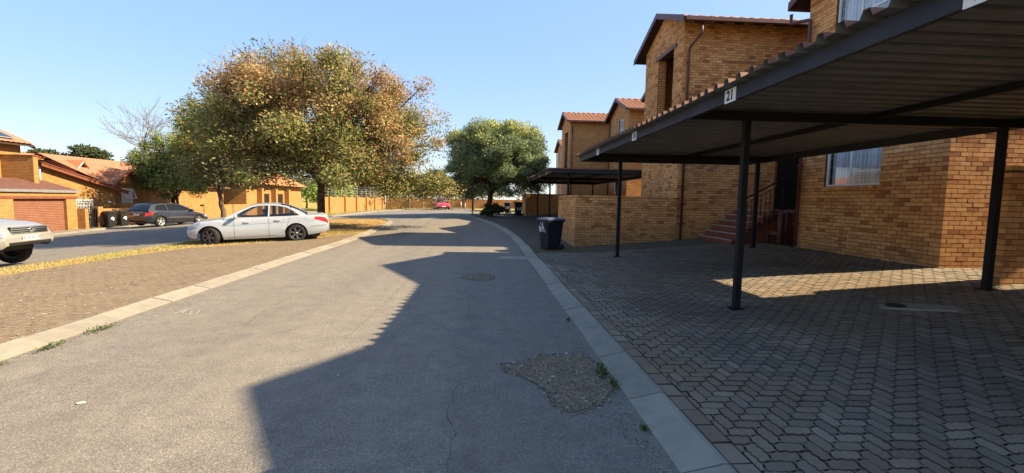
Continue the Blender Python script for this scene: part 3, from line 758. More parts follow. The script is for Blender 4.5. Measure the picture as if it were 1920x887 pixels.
def window(parent, x, y0, y1, z0, z1, sill=True, split=.45, transom=.28, bars=True, simple=False):
    """window in a wall that looks to -X, opening y0..y1 x z0..z1, wall plane x"""
    f = .045; d0, d1 = x + .06, x + .11; m = MB()
    m.box((d0, y0, z0), (d1, y1, z0 + f)); m.box((d0, y0, z1 - f), (d1, y1, z1)); m.box((d0, y0, z0 + f), (d1, y0 + f, z1 - f)); m.box((d0, y1 - f, z0 + f), (d1, y1, z1 - f))
    ym = lerp(y0, y1, 1 - split); zt = z0 + (z1 - z0) * transom
    m.box((d0, ym - f / 2, z0 + f), (d1, ym + f / 2, z1 - f))
    if not simple: m.box((d0 + .004, y0 + f, zt - f / 2), (d1 - .004, ym - f / 2, zt + f / 2))
    w_ = m.obj('window', 'white_frame', parent)
    for a, b, c, d in ((y0 + f, ym - f / 2, z0 + f, (zt - f / 2) if not simple else z1 - f), (y0 + f, ym - f / 2, zt + f / 2, z1 - f), (ym + f / 2, y1 - f, z0 + f, z1 - f)):
        if simple and c == zt + f / 2: continue
        MB().add([(d0 + .02, a, c), (d0 + .02, b, c), (d0 + .02, b, d), (d0 + .02, a, d)], [(0, 3, 2, 1)]).obj('pane', 'window_glass', w_)
    # curtain: pleated sheet behind the glass
    n = 60; vs = []; 
    for i in range(n + 1):
        yy = lerp(y0 + .02, y1 - .02, i / n); xx = d1 + .09 + .018 * math.sin(i * 1.3) + .01 * math.sin(i * .37)
        vs += [(xx, yy, z0 - .05), (xx, yy, z1 + .02)]
    MB().add(vs, [(2 * i, 2 * i + 2, 2 * i + 3, 2 * i + 1) for i in range(n)], 0, 0, True).obj('curtain', 'curtain', w_)
    MB().box((x + .32, y0 - .3, z0 - .3), (x + .34, y1 + .3, z1 + .3)).obj('room_backing', 'dark_interior', w_)
    if bars:
        m = MB()
        for i in range(1, 5): zz = lerp(z0, z1, i / 5); m.bar((d1 + .03, y0, zz), (d1 + .03, y1, zz), .008)
        for i in range(1, 8): yy = lerp(y0, y1, i / 8); m.bar((d1 + .03, yy, z0), (d1 + .03, yy, z1), .008)
        tag(m.obj('burglar_bars', 'white_frame', w_), kind='stuff')
    if sill:
        for i in range(int((y1 - y0 + .2) / .115)):
            a = y0 - .1 + i * .115
            MB().prism([(x - .05, a, z0 - .075), (x - .05, a, z0 - .015), (x + .055, a, z0 + .0), (x + .055, a, z0 - .075)], (0, .105, 0)).obj('sill_brick', 'brick', w_, True)
    return w_
def pipe(parent, pts, r=.038, name='downpipe', mat='maroon_paint'):
    m = MB().tube(pts, r, 10); z0 = min(p[2] for p in pts); z1 = max(p[2] for p in pts)
    o = m.obj(name, mat, parent)
    for z in frange(z0 + .6, z1 - 1.0, 1.6)[:4] if z1 - z0 > 2.5 else []:
        b = min(pts, key=lambda p: p[2]); MB().box((b[0] - r - .008, b[1] - r - .008, z), (b[0] + r + .008, b[1] + r + .03, z + .04)).obj('pipe_clip', mat, o)
    return o
def gable_roof(th, X0, X1, Y0, Y1, zw, s, tile='roof_tile', ovx=.32, ovy=.42, gutters=('-',), trim='maroon_paint', rafters=False):
    ym = (Y0 + Y1) / 2; half = (Y1 - Y0) / 2 + ovy; zr = zw + s * (Y1 - Y0) / 2 + .06; ze = zr - s * half; sl = math.hypot(half, half * s)
    xa, xb = X0 - ovx, X1 + .2
    # boarding slab under the tiles: one part per slope
    for sg in (-1, 1):
        ye = ym + sg * half
        pts = [(xa + .03, ye, ze), (xa + .03, ym, zr), (xa + .03, ym, zr - .07), (xa + .03, ye, ze - .07)]
        MB().prism(pts, (xb - xa - .03, 0, 0)).obj('roof_boarding', 'dark_eave', th, True)
        nrm = Vector((0, sg * s, 1)).normalized()
        tile_slope('roof_tiles', th, Vector((xa + .02, ye - sg * -.03, ze - s * .03)) + nrm * .012, (1, 0, 0), xb - xa, (0, -sg, s), sl, tile)
        # barge board on the street gable
        a = Vector((xa - .012, ye + sg * .02, ze - .13)); b = Vector((xa - .012, ym, zr - .13 + .02))
        MB().prism([a, b, b + Vector((0, 0, .21)), a + Vector((0, 0, .21))], (.028, 0, 0)).obj('barge_board', trim, th, True)
        if ('-' if sg < 0 else '+') in gutters:
            y_ = ye + sg * .06; m = MB(); m.box((xa + .05, y_ - .055, ze - .1), (xb, y_ + .055, ze + .012)); m.obj('gutter', trim, th)
        if rafters:
            for i in range(int((X1 - X0) / .7)):
                x = X0 + .35 + i * .7; yw = Y0 if sg < 0 else Y1
                MB().prism([(x, ye - sg * .12, ze - .16 + s * .12), (x, yw, ze - .16 + s * ovy), (x, yw, ze - .075 + s * ovy), (x, ye - sg * .12, ze - .075 + s * .12)], (.05, 0, 0)).obj('rafter_end', 'dark_eave', th, True)
    # ridge caps
    for i in range(int((xb - xa) / .4)):
        x = xa + i * .4; MB().tube([(x, ym, zr + .02), (x + .39, ym, zr + .035)], .075, 8).obj('ridge_tile', tile, th)
    return ze, zr
def gable_top(Y0, Y1, zw, s):
    L = Y1 - Y0
    def top(zb):
        if zb <= zw: return (0.0, L)
        t = (zb - zw) / s
        return (t, L - t) if L - 2 * t > .1 else None
    return top
def flat_walls(th, X0, X1, Y0, Y1, z0, zw, s, openings=()):
    """textured walls for buildings too far off to tell bricks apart; openings on the street face"""
    m = MB(); L = Y1 - Y0
    panel(m, X0, Y0, False, L, z0, zw, list(openings), .2, 0.0, 0)
    ym = (Y0 + Y1) / 2; m.prism([(X0, Y0, zw), (X0, Y1, zw), (X0, ym, zw + s * L / 2)], (.2, 0, 0), 0)
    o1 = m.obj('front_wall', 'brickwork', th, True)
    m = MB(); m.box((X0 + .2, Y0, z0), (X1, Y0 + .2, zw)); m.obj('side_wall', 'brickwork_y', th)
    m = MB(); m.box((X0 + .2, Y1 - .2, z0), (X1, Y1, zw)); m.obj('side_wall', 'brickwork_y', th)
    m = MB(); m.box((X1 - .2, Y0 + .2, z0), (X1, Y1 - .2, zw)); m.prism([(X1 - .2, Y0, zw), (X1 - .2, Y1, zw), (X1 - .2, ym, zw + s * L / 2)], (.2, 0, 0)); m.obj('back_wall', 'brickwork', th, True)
AX0, BX0 = 8.65, 6.69
# ---- near house A with individual bricks
A = thing('brick_house', 'two-storey tan brick gable house with lace-curtained windows behind the near carport', 'house', (0, 0, 0), 0, 'houses along the right side')
Y0, Y1, ZW, S = 7.87, 11.85, 7.25, .42
WIN = [(9.3 - Y0, 10.92 - Y0, 2.12, 3.32), (9.35 - Y0, 10.92 - Y0, 5.86, 6.9)]
m = MB(); panel(m, AX0, Y0, False, Y1 - Y0, .1, ZW, WIN, .22); ym = (Y0 + Y1) / 2
m.prism([(AX0 + .007, Y0 + .01, ZW), (AX0 + .007, Y1 - .01, ZW), (AX0 + .007, ym, ZW + S * (Y1 - Y0) / 2)], (.2, 0, 0)); m.obj('front_wall', 'mortar', A, True)
MB().box((AX0 + .222, Y0 + .007, .1), (15.5, Y0 + .2, ZW)).obj('side_wall', 'mortar', A)
MB().box((AX0 + .222, Y1 - .2, .1), (15.5, Y1, ZW)).obj('far_side_wall', 'brickwork_y', A)
MB().box((15.3, Y0 + .2, .1), (15.5, Y1 - .2, ZW)).obj('back_wall', 'brickwork', A)
B_ = Bricks(A)
B_.face(AX0, Y0, False, -1, Y1 - Y0, .2, ZW + S * (Y1 - Y0) / 2, cut_rows(Y1 - Y0, WIN, gable_top(Y0, Y1, ZW, S)))
B_.face(AX0 + .003, Y0, True, -1, 13.0 - AX0, .2, ZW, cut_rows(13.0 - AX0, []))
B_.finish(lambda p: (p[2] < 3.1 and p[1] < 11.8) or p[2] > 5.6)
MB().box((13.0, Y0 + .001, .1), (15.5, Y0 + .006, ZW)).obj('side_wall_end', 'brickwork_y', A)
for (u0, u1, v0, v1) in WIN: window(A, AX0, Y0 + u0, Y0 + u1, v0, v1)
gable_roof(A, AX0, 15.5, Y0, Y1, ZW, S, gutters=('-', '+'))
pipe(A, [(8.42, 12.27, 6.9), (8.42, 12.27, 6.66), (8.55, 11.75, 6.56), (8.55, 11.68, 6.5), (8.55, 11.68, .5)], .045)
# ---- stair tower B
B = thing('stair_tower', 'tall narrow tan brick tower with dark open balcony slot and brown downpipe', 'tower', (0, 0, 0), 0, 'stair towers along the right side')
Y0, Y1, ZW, S = 15.2, 18.8, 7.86, .41; BX1 = 12.6
OP = [(15.98 - Y0, 17.42 - Y0, 3.6, 7.15)]
m = MB(); panel(m, BX0, Y0, False, Y1 - Y0, .1, ZW, OP, .3); ym = (Y0 + Y1) / 2
m.prism([(BX0 + .007, Y0 + .01, ZW), (BX0 + .007, Y1 - .01, ZW), (BX0 + .007, ym, ZW + S * (Y1 - Y0) / 2)], (.28, 0, 0)); m.obj('front_wall', 'mortar', B, True)
MB().box((BX0 + .302, Y0 + .007, .1), (BX1, Y0 + .25, ZW)).obj('side_wall', 'mortar', B)
MB().box((BX0 + .302, Y1 - .25, .1), (BX1, Y1, ZW)).obj('far_side_wall', 'brickwork_y', B)
MB().box((BX1 - .2, Y0 + .25, .1), (BX1, Y1 - .25, ZW)).obj('back_wall', 'brickwork', B)
MB().box((BX0 + 1.5, Y0 + .25, 3.4), (BX0 + 1.6, Y1 - .25, ZW)).obj('balcony_back', 'brickwork', B)
MB().box((BX0 + .3, Y0 + .25, 3.5), (BX0 + 1.5, Y1 - .25, 3.6)).obj('balcony_floor', 'concrete', B)
B_ = Bricks(B)
B_.face(BX0, Y0, False, -1, Y1 - Y0, .1, ZW + S * (Y1 - Y0) / 2, cut_rows(Y1 - Y0, OP, gable_top(Y0, Y1, ZW, S)))
B_.face(BX0 + .003, Y0, True, -1, BX1 - BX0, .1, ZW, cut_rows(BX1 - BX0, []))
B_.finish(lambda p: p[2] > 4.2 or p[2] < 2.7)
# reveal of the slot, lintel board, vent
mb = MB(); mb.box((BX0 + .004, 17.416, 3.6), (BX0 + .31, 17.424, 7.15)); mb.obj('reveal', 'brickwork_y', B)
MB().bar((BX0 - .02, 15.75, 7.2), (BX0 - .02, 17.6, 7.2), .05, .13).obj('lintel_board', 'maroon_paint', B)
MB().box((10.05, Y0 - .012, 6.72), (10.75, Y0 - .004, 6.87)).obj('vent_brick', 'maroon_paint', B)
gable_roof(B, BX0, BX1, Y0, Y1, ZW, S, ovy=.62, gutters=('-',), rafters=True)
pipe(B, [(6.98, 14.52, 7.4), (6.98, 14.52, 7.2), (6.86, 15.1, 6.9), (6.86, 15.14, 6.8), (6.86, 15.14, .3)], .042)
# link block closing the gap behind the stairs, and the dark doorway on the landing
bwl = MB(); bwl.box((11.1, 11.87, .3), (15.4, 15.18, 7.85)); bwl.mi = [0, 0, 1, 0, 1, 0]; bwl.obj('link_block', ['brickwork', 'brickwork_y'], B)
dw = MB().box((10.25, 15.185, 1.48), (11.08, 15.197, 3.7)).obj('doorway', 'dark_interior', B); MB().box((10.2, 15.15, 1.48), (10.25, 15.19, 3.75)).obj('door_frame', 'brown_timber', dw)
# ---- stairs and railing in the gap between them
ST = thing('outside_stairs', 'short flight of red tiled steps with black railing between house and tower', 'stairs')
zb = gp(7.5, 14) - .02; nst = 6; rise = (1.47 - zb) / nst
for i in range(nst):
    x0 = 7.5 + i * .235; z1 = zb + rise * (i + 1)
    s_ = MB().box((x0, 13.0, .05), (x0 + .235 if i < nst - 1 else 11.0, 15.1, z1 - .03)).obj('step', 'mortar' if False else 'red_tile', ST)
    for k in range(7):   # riser tiles and nosing
        ya = 13.0 + k * .3; MB().box((x0 - .012, ya + .004, z1 - rise + .006), (x0 - .001, ya + .296, z1 - .036)).obj('riser_tile', 'red_tile', s_)
    MB().box((x0 - .02, 12.995, z1 - .03), (x0 + (.235 if i < nst - 1 else 3.0), 15.1, z1)).obj('tread', 'tile_grout' if False else 'red_tile', s_)
    MB().box((x0 - .022, 12.99, z1 - .031), (x0 + .012, 15.1, z1 + .001)).obj('nosing', 'tile_grout', s_)
MB().prism([(7.7, 12.93, zb - .1), (8.9, 12.93, 1.28), (8.9, 12.93, 1.42), (7.5, 12.93, zb + .12)], (0, .06, 0)).obj('stringer', 'maroon_paint', ST, True)
RL = thing('stair_railing', 'black steel railing with thin balusters climbing beside the red steps', 'railing')
MB().bar((7.72, 12.9, gp(7.72, 12.9) - .02), (7.72, 12.9, 1.76), .055).obj('newel_post', 'black_steel', RL)
MB().bar((9.0, 12.9, .5), (9.0, 12.9, 2.46), .045).obj('newel_post', 'black_steel', RL)
MB().bar((7.70, 12.9, 1.75), (9.02, 12.9, 2.46), .06, .04).obj('handrail', 'black_steel', RL)
MB().bar((7.72, 12.9, 1.62), (9.0, 12.9, 2.3), .02).obj('lower_rail', 'black_steel', RL)
for i in range(1, 9):
    x = lerp(7.72, 9.0, i / 9); zt = lerp(1.62, 2.3, i / 9); MB().bar((x, 12.9, zt - 1.0), (x, 12.9, zt), .016).obj('baluster', 'black_steel', RL)
DR = thing('drain_pipes', 'maroon painted drain pipes with elbow at the house corner by the steps', 'pipe')
MB().tube([(9.15, 12.55, 1.38), (9.15, 12.75, 1.42), (8.85, 12.78, 1.42)], .06, 10).obj('upper_pipe', 'maroon_paint', DR)
MB().tube([(8.52, 12.3, gp(8.5, 12.3) - .05), (8.52, 12.3, 1.45)], .065, 12).obj('standing_pipe', 'maroon_paint', DR)
MB().tube([(8.52, 12.3, .78), (8.5, 12.62, .8), (8.5, 12.8, .76), (8.5, 12.8, .45)], .06, 10).obj('elbow', 'maroon_paint', DR)
MB().tube([(9.0, 12.72, .45), (9.0, 12.72, 1.42)], .035, 8).obj('thin_pipe', 'maroon_paint', DR)
# ---- yard walls with individual bricks
def yard_wall(label, X0, X1, Y0, Y1, zt, bricks=True):
    t = thing('yard_wall', label, 'wall', (0, 0, 0), 0, 'brick yard walls on the right')
    if bricks:
        m = MB(); m.box((X0 + .007, Y0 + .007, -.1), (X1, Y0 + .22, zt - .03)); m.box((X0 + .007, Y0 + .22, -.1), (X0 + .22, Y1, zt - .03)); m.obj('wall_core', 'mortar', t)
        b = Bricks(t)
        b.face(X0, Y0, False, -1, Y1 - Y0, -.03, zt - .08, cut_rows(Y1 - Y0, []))
        b.face(X0 + .003, Y0, True, -1, X1 - X0, -.03, zt - .08, cut_rows(X1 - X0, []))
        b.finish()
    else:
        MB().box((X0, Y0 + .003, -.1), (X0 + .22, Y1, zt - .06)).obj('side_wall', 'brickwork', t); MB().box((X0 + .003, Y0, -.1), (X1, Y0 + .22, zt - .061)).obj('front_wall', 'brickwork_y', t)
    # brick-on-edge coping
    n = int((X1 - X0) / .116)
    for i in range(n if bricks else 0): MB().box((X0 + i * .116 + .002, Y0 - .004, zt - .068), (X0 + i * .116 + .108, Y0 + .222, zt + R.uniform(0, .004))).obj('coping_brick', 'brick', t)
    n2 = int((Y1 - Y0 - .23) / .116)
    for i in range(n2 if bricks else 0): MB().box((X0 - .004, Y0 + .23 + i * .116, zt - .068), (X0 + .222, Y0 + .23 + i * .116 + .108, zt + R.uniform(0, .004))).obj('coping_brick', 'brick', t)
    if not bricks: MB().box((X0 - .005, Y0 - .005, zt - .059), (X1, Y0 + .225, zt)).obj('coping', 'brickwork_y', t); MB().box((X0 - .004, Y0 + .226, zt - .059), (X0 + .225, Y1, zt - .001)).obj('coping', 'brickwork', t)
    return t
yard_wall('low brick yard wall with a corner beside the near wheelie bin', 3.1, BX0 - .01, 15.13, 18.7, 1.85)
yard_wall('shaded brick wall end behind the rightmost carport post', 8.02, 12.0, 6.35, 6.58, 2.3)
yard_wall('low brick yard wall under the far carport behind the bin numbered 13', 3.1, BX0 - .01, 15.13 + PITCH, 18.7 + PITCH, 2.15, False)
# ---- further houses and towers of the row
def far_house(label, Y0, dz=0.0, win=True, X0=AX0, wid=4.0, zw=7.25, SL=.42):
    t = thing('brick_house', label, 'house', (0, 0, 0), 0, 'houses along the right side'); Y1 = Y0 + wid
    ops = [(1.25, 2.85, 2.12 + dz, 3.32 + dz), (1.0, 2.5, 5.84 + dz, 6.9 + dz)] if win else []
    flat_walls(t, X0, 15.5, Y0, Y1, 0, zw + dz, SL, ops)
    for (u0, u1, v0, v1) in ops: window(t, X0, Y0 + u0, Y0 + u1, v0, v1, True, .45, .28, False)
    gable_roof(t, X0, 15.5, Y0, Y1, zw + dz, SL, gutters=('-', '+')); pipe(t, [(X0 - .1, Y1 - .15, 7.0 + dz), (X0 - .1, Y1 - .15, .3)], .045)
    return t
def far_tower(label, Y0, dz=0.0, X0=BX0):
    t = thing('stair_tower', label, 'tower', (0, 0, 0), 0, 'stair towers along the right side'); Y1 = Y0 + 3.6
    flat_walls(t, X0, 12.6, Y0, Y1, 0, 7.86 + dz, .42, [(.8, 2.2, 3.6 + dz, 7.1 + dz)])
    MB().box((X0 + 1.4, Y0 + .2, 3.4), (X0 + 1.5, Y1 - .2, 7.7 + dz)).obj('balcony_back', 'brickwork', t)
    MB().box((X0 + .2, Y0 + .2, 3.5), (X0 + 1.4, Y1 - .2, 3.6)).obj('balcony_floor', 'concrete', t)
    m = MB(); m.bar((X0 + .05, Y0 + .8, 4.6), (X0 + .05, Y0 + 2.2, 4.6), .05)
    for i in range(9): m.bar((X0 + .05, Y0 + .8 + 1.4 * i / 8, 3.6), (X0 + .05, Y0 + .8 + 1.4 * i / 8, 4.6), .02)
    tag(m.obj('balcony_railing', 'black_steel', t))
    gable_roof(t, X0, 12.6, Y0, Y1, 7.86 + dz, .42, gutters=('-',), rafters=True); bl_ = MB(); bl_.box((11.1, Y0 - 3.3, .3), (15.4, Y0 - .02, 7.85 + dz)); bl_.mi = [0, 0, 1, 0, 1, 0]; bl_.obj('link_block', ['brickwork', 'brickwork_y'], t); pipe(t, [(X0 + .18, Y0 - .06, 7.4 + dz), (X0 + .18, Y0 - .06, .3)], .045)
    return t
far_house('brick gable house standing just outside the picture on the right', .25, 0, False, AX0, 5.1, 6.43, .5)
far_house('brick gable house hidden behind the tall near tower', .72 + PITCH, 0, True)
far_house('brick gable house with white windows between the two towers, seen left of the near tower', 8.1 + PITCH, .1)
far_tower('second tan brick tower with narrow slot, farther down the row', 15.2 + PITCH, -.05, BX0 - .3)
far_house('distant brick house peeping over the round olive tree', 8.45 + 2 * PITCH, .0, True, AX0 - .6)
# ------------------------------------------------------------------ carports
def carport(label, Y0, Y1, posts_y, plates, zoff=0.0, X0=2.82, X1=7.95):
    t = thing('carport', label, 'carport', (0, 0, 0), 0, 'open carports with ribbed roofs'); zb = 2.83 + zoff; H = .13
    for y in posts_y:
        for x in (3.7, 7.62):
            z0 = gp(x, y) - .03; p = MB(); p.box((x - .043, y - .043, z0), (x + .043, y + .043, zb - .001)); po = p.obj('post', 'black_steel', t)
            MB().box((x - .09, y - .09, z0 + .03), (x + .09, y + .09, z0 + .042 + .02)).obj('base_plate', 'black_steel', po)
        MB().box((X0 + .052, y - .04, zb), (X1 - .052, y + .04, zb + H)).obj('beam', 'black_steel', t)
    # front and back channels, end channels, purlins between
    MB().box((X0, Y0, zb), (X0 + .05, Y1, zb + H + .02)).obj('fascia', 'fascia_steel', t)
    MB().box((X1 - .05, Y0, zb), (X1, Y1, zb + H + .02)).obj('fascia', 'fascia_steel', t)
    for y in (Y0, Y1 - .05): MB().box((X0 + .051, y, zb + .001), (X1 - .051, y + .05, zb + H)).obj('end_channel', 'fascia_steel', t)
    for x in (5.6,): MB().box((x - .03, Y0 + .051, zb + H + .001 - .06), (x + .03, Y1 - .051, zb + H + .021)).obj('purlin', 'black_steel', t)
    # ribbed sheets, each with three ribs running across
    zs = zb + H + .024; pitch = .229; sheetw = pitch * 3; y = Y0 - .05; k = 0
    xa, xb = X0 - .12, X1 + .1
    while y < Y1 - .02:
        y1 = min(y + sheetw, Y1 + .1); prof = [(0, 0)]
        u = 0
        while u < (y1 - y) - .1:
            prof += [(u + .05, 0), (u + .075, .06), (u + .135, .06), (u + .16, 0)]; u += pitch
        prof.append((y1 - y + .03, 0)); e = R.uniform(-.012, .012)
        lift = .003 * (k % 2); n = len(prof); vs = []
        for x in (xa + e, xb):
            for u_, z in prof: vs.append((x, y + u_, zs + z + lift + .002))
        for x in (xa + e, xb):
            for u_, z in prof: vs.append((x, y + u_, zs + z + lift - .0015))
        m = MB(); m.add(vs, [(i, n + i, n + i + 1, i + 1) for i in range(n - 1)], 0); b = [(2 * n + i, 2 * n + i + 1, 3 * n + i + 1, 3 * n + i) for i in range(n - 1)]
        m.f += b; m.mi += [1] * len(b); m.r += [0] * len(b); m.sm += [False] * len(b)
        c = [(i, i + 1, 2 * n + i + 1, 2 * n + i) for i in range(n - 1)]; m.f += c; m.mi += [0] * len(c); m.r += [0] * len(c); m.sm += [False] * len(c)
        m.obj('roof_sheet', ['sheet_top', 'sheet_under'], t); y += sheetw; k += 1
    for y, s in plates:
        p = MB().box((X0 - .008, y - .115, zb - .012), (X0 - .001, y + .115, zb + H + .012)).obj('number_plate', 'white_plate', t)
        text('digits', s, .155, 'black_print', p, (X0 - .0095, y, zb + H / 2), (math.pi / 2, 0, -math.pi / 2), .001)
    return t
carport('near black steel carport with ribbed roof and numbered bays', -.6, 13.3, [.35, 6.2, 12.1], [(2.45, '16'), (5.08, '21'), (8.4, '18'), (11.15, '17')])
carport('farther black steel carport between the two towers', 19.1, 13.3 + PITCH, [19.75, 25.4, 31.3], [(20.6, '14'), (23.2, '13'), (26.0, '12'), (29.0, '11')], 0.02)
# manhole in the paving
MH = thing('manhole', 'concrete manhole slab with iron cover in the shaded paving', 'manhole', (5.75, 5.55, 0))
zz = gp(5.75, 5.7) + .046
pts = [(-.3, .08), (-.24, .22), (.1, .23), (.52, -.1), (.5, -.22), (.36, -.28), (-.08, -.04)]
MB().prism([(x, y, gp(5.75 + x, 5.7 + y) + .0) for x, y in pts], (0, 0, .046)).obj('slab', 'kerb_concrete', MH, True)
MB().tube([(-.1, .11, zz - .03), (-.1, .11, zz + .012)], .11, 20, 0, True, False).obj('cover', 'black_steel', MH)
# ------------------------------------------------------------------ wheelie bins
def bin_(label, x, y, rz, s, mat, lidmat, mark=None, base=None, paintmarks=False, name='wheelie_bin', group='wheelie bins'):
    z = gp(x, y) + .014 if base is None else base
    t = thing(name, label, 'bin', (x, y, z), rz, group)
    # tapered hollow body: front is -y
    def ring(w, d, z): return [(-w, -d, z), (w, -d, z), (w, d, z), (-w, d, z)]
    def rr(w, d, z, r):
        o = []
        for cx, cy, a0 in ((w - r, d - r, 0), (-w + r, d - r, 90), (-w + r, -d + r, 180), (w - r, -d + r, 270)):
            for k in range(4): a = math.radians(a0 + 30 * k); o.append((cx + r * math.cos(a), cy + r * math.sin(a), z))
        return o
    rings = [rr(.2, .24, .03, .05), rr(.215, .26, .12, .06), rr(.262, .335, .9, .06), rr(.285, .36, .905, .06), rr(.285, .36, .95, .06)]
    vs = [p for r_ in rings for p in r_]; n = 16; fs = [tuple(range(n))[::-1]]
    for i in range(len(rings) - 1): fs += [(i * n + k, i * n + (k + 1) % n, (i + 1) * n + (k + 1) % n, (i + 1) * n + k) for k in range(n)]
    MB().add(vs, fs, 0, 0, False).obj('body', mat, t)
    m = MB(); lr = [rr(.295, .37, .948, .07), rr(.3, .375, .985, .07), rr(.26, .33, 1.02, .08), rr(.12, .18, 1.04, .06)]
    vs = [p for r_ in lr for p in r_]; fs = [tuple(range(3 * n, 4 * n))]
    for i in range(3): fs += [(i * n + k, i * n + (k + 1) % n, (i + 1) * n + (k + 1) % n, (i + 1) * n + k) for k in range(n)]
    l = m.add(vs, fs, 0, 0, False).obj('lid', lidmat, t)
    MB().box((-.06, -.385, .962), (.06, -.33, 1.0)).obj('lid_grip', lidmat, l)
    MB().tube([(-.2, .36, .93), (-.2, .43, .95), (.2, .43, .95), (.2, .36, .93)], .018, 8).obj('handle', mat, t)
    for sx in (-.25, .25): MB().lathe([(0, -.03), (.09, -.03), (.1, -.02), (.1, .02), (.09, .03), (0, .03)], 18, 'x', (sx, .25, .1)).obj('wheel', 'black_trim', t)
    MB().tube([(-.25, .25, .1), (.25, .25, .1)], .014, 8).obj('axle', 'black_trim', t)
    if mark: text('painted_number', mark, .36, 'white_print', t, (0, -.318, .56), (math.radians(90 - 5.2), 0, 0), .002)
    if paintmarks:
        m = MB(); rq = random.Random(9)
        for k in range(16):
            u = rq.uniform(-.2, .14); z0 = rq.uniform(.55, .84); w_ = rq.uniform(.012, .03); h = rq.uniform(.05, .16)
            yy = lambda zq: -lerp(.262, .337, (zq - .12) / .78) - .004
            m.add([(u, yy(z0), z0), (u + w_, yy(z0), z0), (u + w_ * 1.2, yy(z0 + h), z0 + h), (u - w_ * .2, yy(z0 + h), z0 + h)], [(0, 1, 2, 3)])
        tag(m.obj('paint_splashes', 'white_print', t), kind='stuff')
        MB().box((.262, -.12, .3), (.268, -.095, .72)).obj('scuffed_rib', 'black_trim', t) if False else None
    return t
bin_('dark blue wheelie bin with paint splashed front by the yard wall corner', 2.12, 14.15, math.radians(-62), 1, 'bin_plastic', 'bin_lid', None, None, True)
bin_('dark wheelie bin numbered 13 under the far carport', 2.42, 32.6, math.radians(4), 1, 'bin_plastic', 'bin_plastic', '13')
bin_('blue wheelie bin numbered 10 beyond the olive tree', 2.05, 40.5, math.radians(-14), 1, 'bin_plastic', 'bin_lid', '10', g(2.05, 40.5) + .0)
bin_('black wheelie bin numbered 4 nearest the security gate', -24.05, 29.95, math.radians(60), 1, 'bin_black', 'bin_black', '4')
bin_('black wheelie bin numbered 4 nearest the dark hatchback', -23.9, 30.75, math.radians(60), 1, 'bin_black', 'bin_black', '4')
# slim pole, bollards and lamp posts far off
def pole(label, x, y, h, r, mat, name='pole', cat='pole', group=None):
    t = thing(name, label, cat, (x, y, g(x, y) + .02), 0, group); MB().tube([(0, 0, 0), (0, 0, h)], [r, r * .8], 10).obj('shaft', mat, t); MB().tube([(0, 0, 0), (0, 0, .06)], r * 1.9, 10).obj('base_collar', mat, t); return t
pole('slim rusty pole rising into the crown of the round olive tree', -.95, 32.8, 3.2, .045, 'rust_steel')
for i, (px, Y, h, lb) in enumerate(((848, 52, .95, 'pale bollard right of the red car, leftmost of three'), (865, 49.5, 1.0, 'pale bollard right of the red car, middle of three'), (873, 50, .8, 'short pale bollard right of the red car, rightmost of three'))):
    pole(lb, (px - 910) / 830 * Y, Y, h, .05, 'galvanised', 'bollard', 'bollard', 'bollards by the side street')
for px, Y, h, lb in ((771, 60.4, 3.6, 'tall pale street pole left of the red car'), (796, 61.0, 2.2, 'short pale post against the far wall left of the red car'), (726, 59, 2.0, 'pale corner post where the far walls meet')):
    pole(lb, (px - 910) / 830 * Y, Y, h, .06, 'galvanised', 'street_pole', 'pole', 'pale posts at the far wall')
# ------------------------------------------------------------------ left-hand houses
def bwall(name, a, b, parent):
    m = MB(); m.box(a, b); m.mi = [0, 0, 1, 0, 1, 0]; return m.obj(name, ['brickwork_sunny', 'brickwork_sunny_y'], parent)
H1 = thing('brick_house', 'yellow brick house with roller garage door and long sloping rake at left', 'house')
GZ = g(-25, 25)
# garage with recessed roller door
for y0, y1, z0, z1 in ((19.5, 23.3, GZ - .2, 1.25), (26.3, 26.95, GZ - .2, 1.25), (19.5, 26.95, 1.252, 1.62)): bwall('garage_wall', (-25.2, y0, z0), (-25.0, y1, z1), H1)
bwall('garage_side_wall', (-27.0, 26.75, GZ - .2), (-25.2, 26.95, 1.62), H1)
d = MB().box((-25.2, 23.3, GZ - .2), (-25.17, 26.3, 1.25)).obj('garage_door', 'garage_door', H1)
for i in range(20):
    z = GZ - .03 + i * .098
    MB().add([(-25.168, 23.32, z), (-25.168, 26.28, z), (-25.15, 26.28, z + .03), (-25.15, 23.32, z + .03), (-25.15, 26.28, z + .07), (-25.15, 23.32, z + .07), (-25.168, 26.28, z + .096), (-25.168, 23.32, z + .096)], [(0, 1, 2, 3), (3, 2, 4, 5), (5, 4, 6, 7)]).obj('slat', 'garage_door', d)
MB().box((-25.0, 19.5, 1.27), (-24.965, 27.05, 1.42)).obj('lintel_board', 'brown_timber', H1)
MB().box((-24.99, 19.4, 1.635), (-24.87, 27.1, 1.78)).obj('gutter', 'gutter_grey', H1)
MB().prism([(-24.95, 19.5, 1.80), (-27.1, 19.5, 2.42), (-27.1, 19.5, 2.36), (-24.95, 19.5, 1.74)], (0, 7.5, 0)).obj('lean_to_roof', 'lean_roof', H1, True)
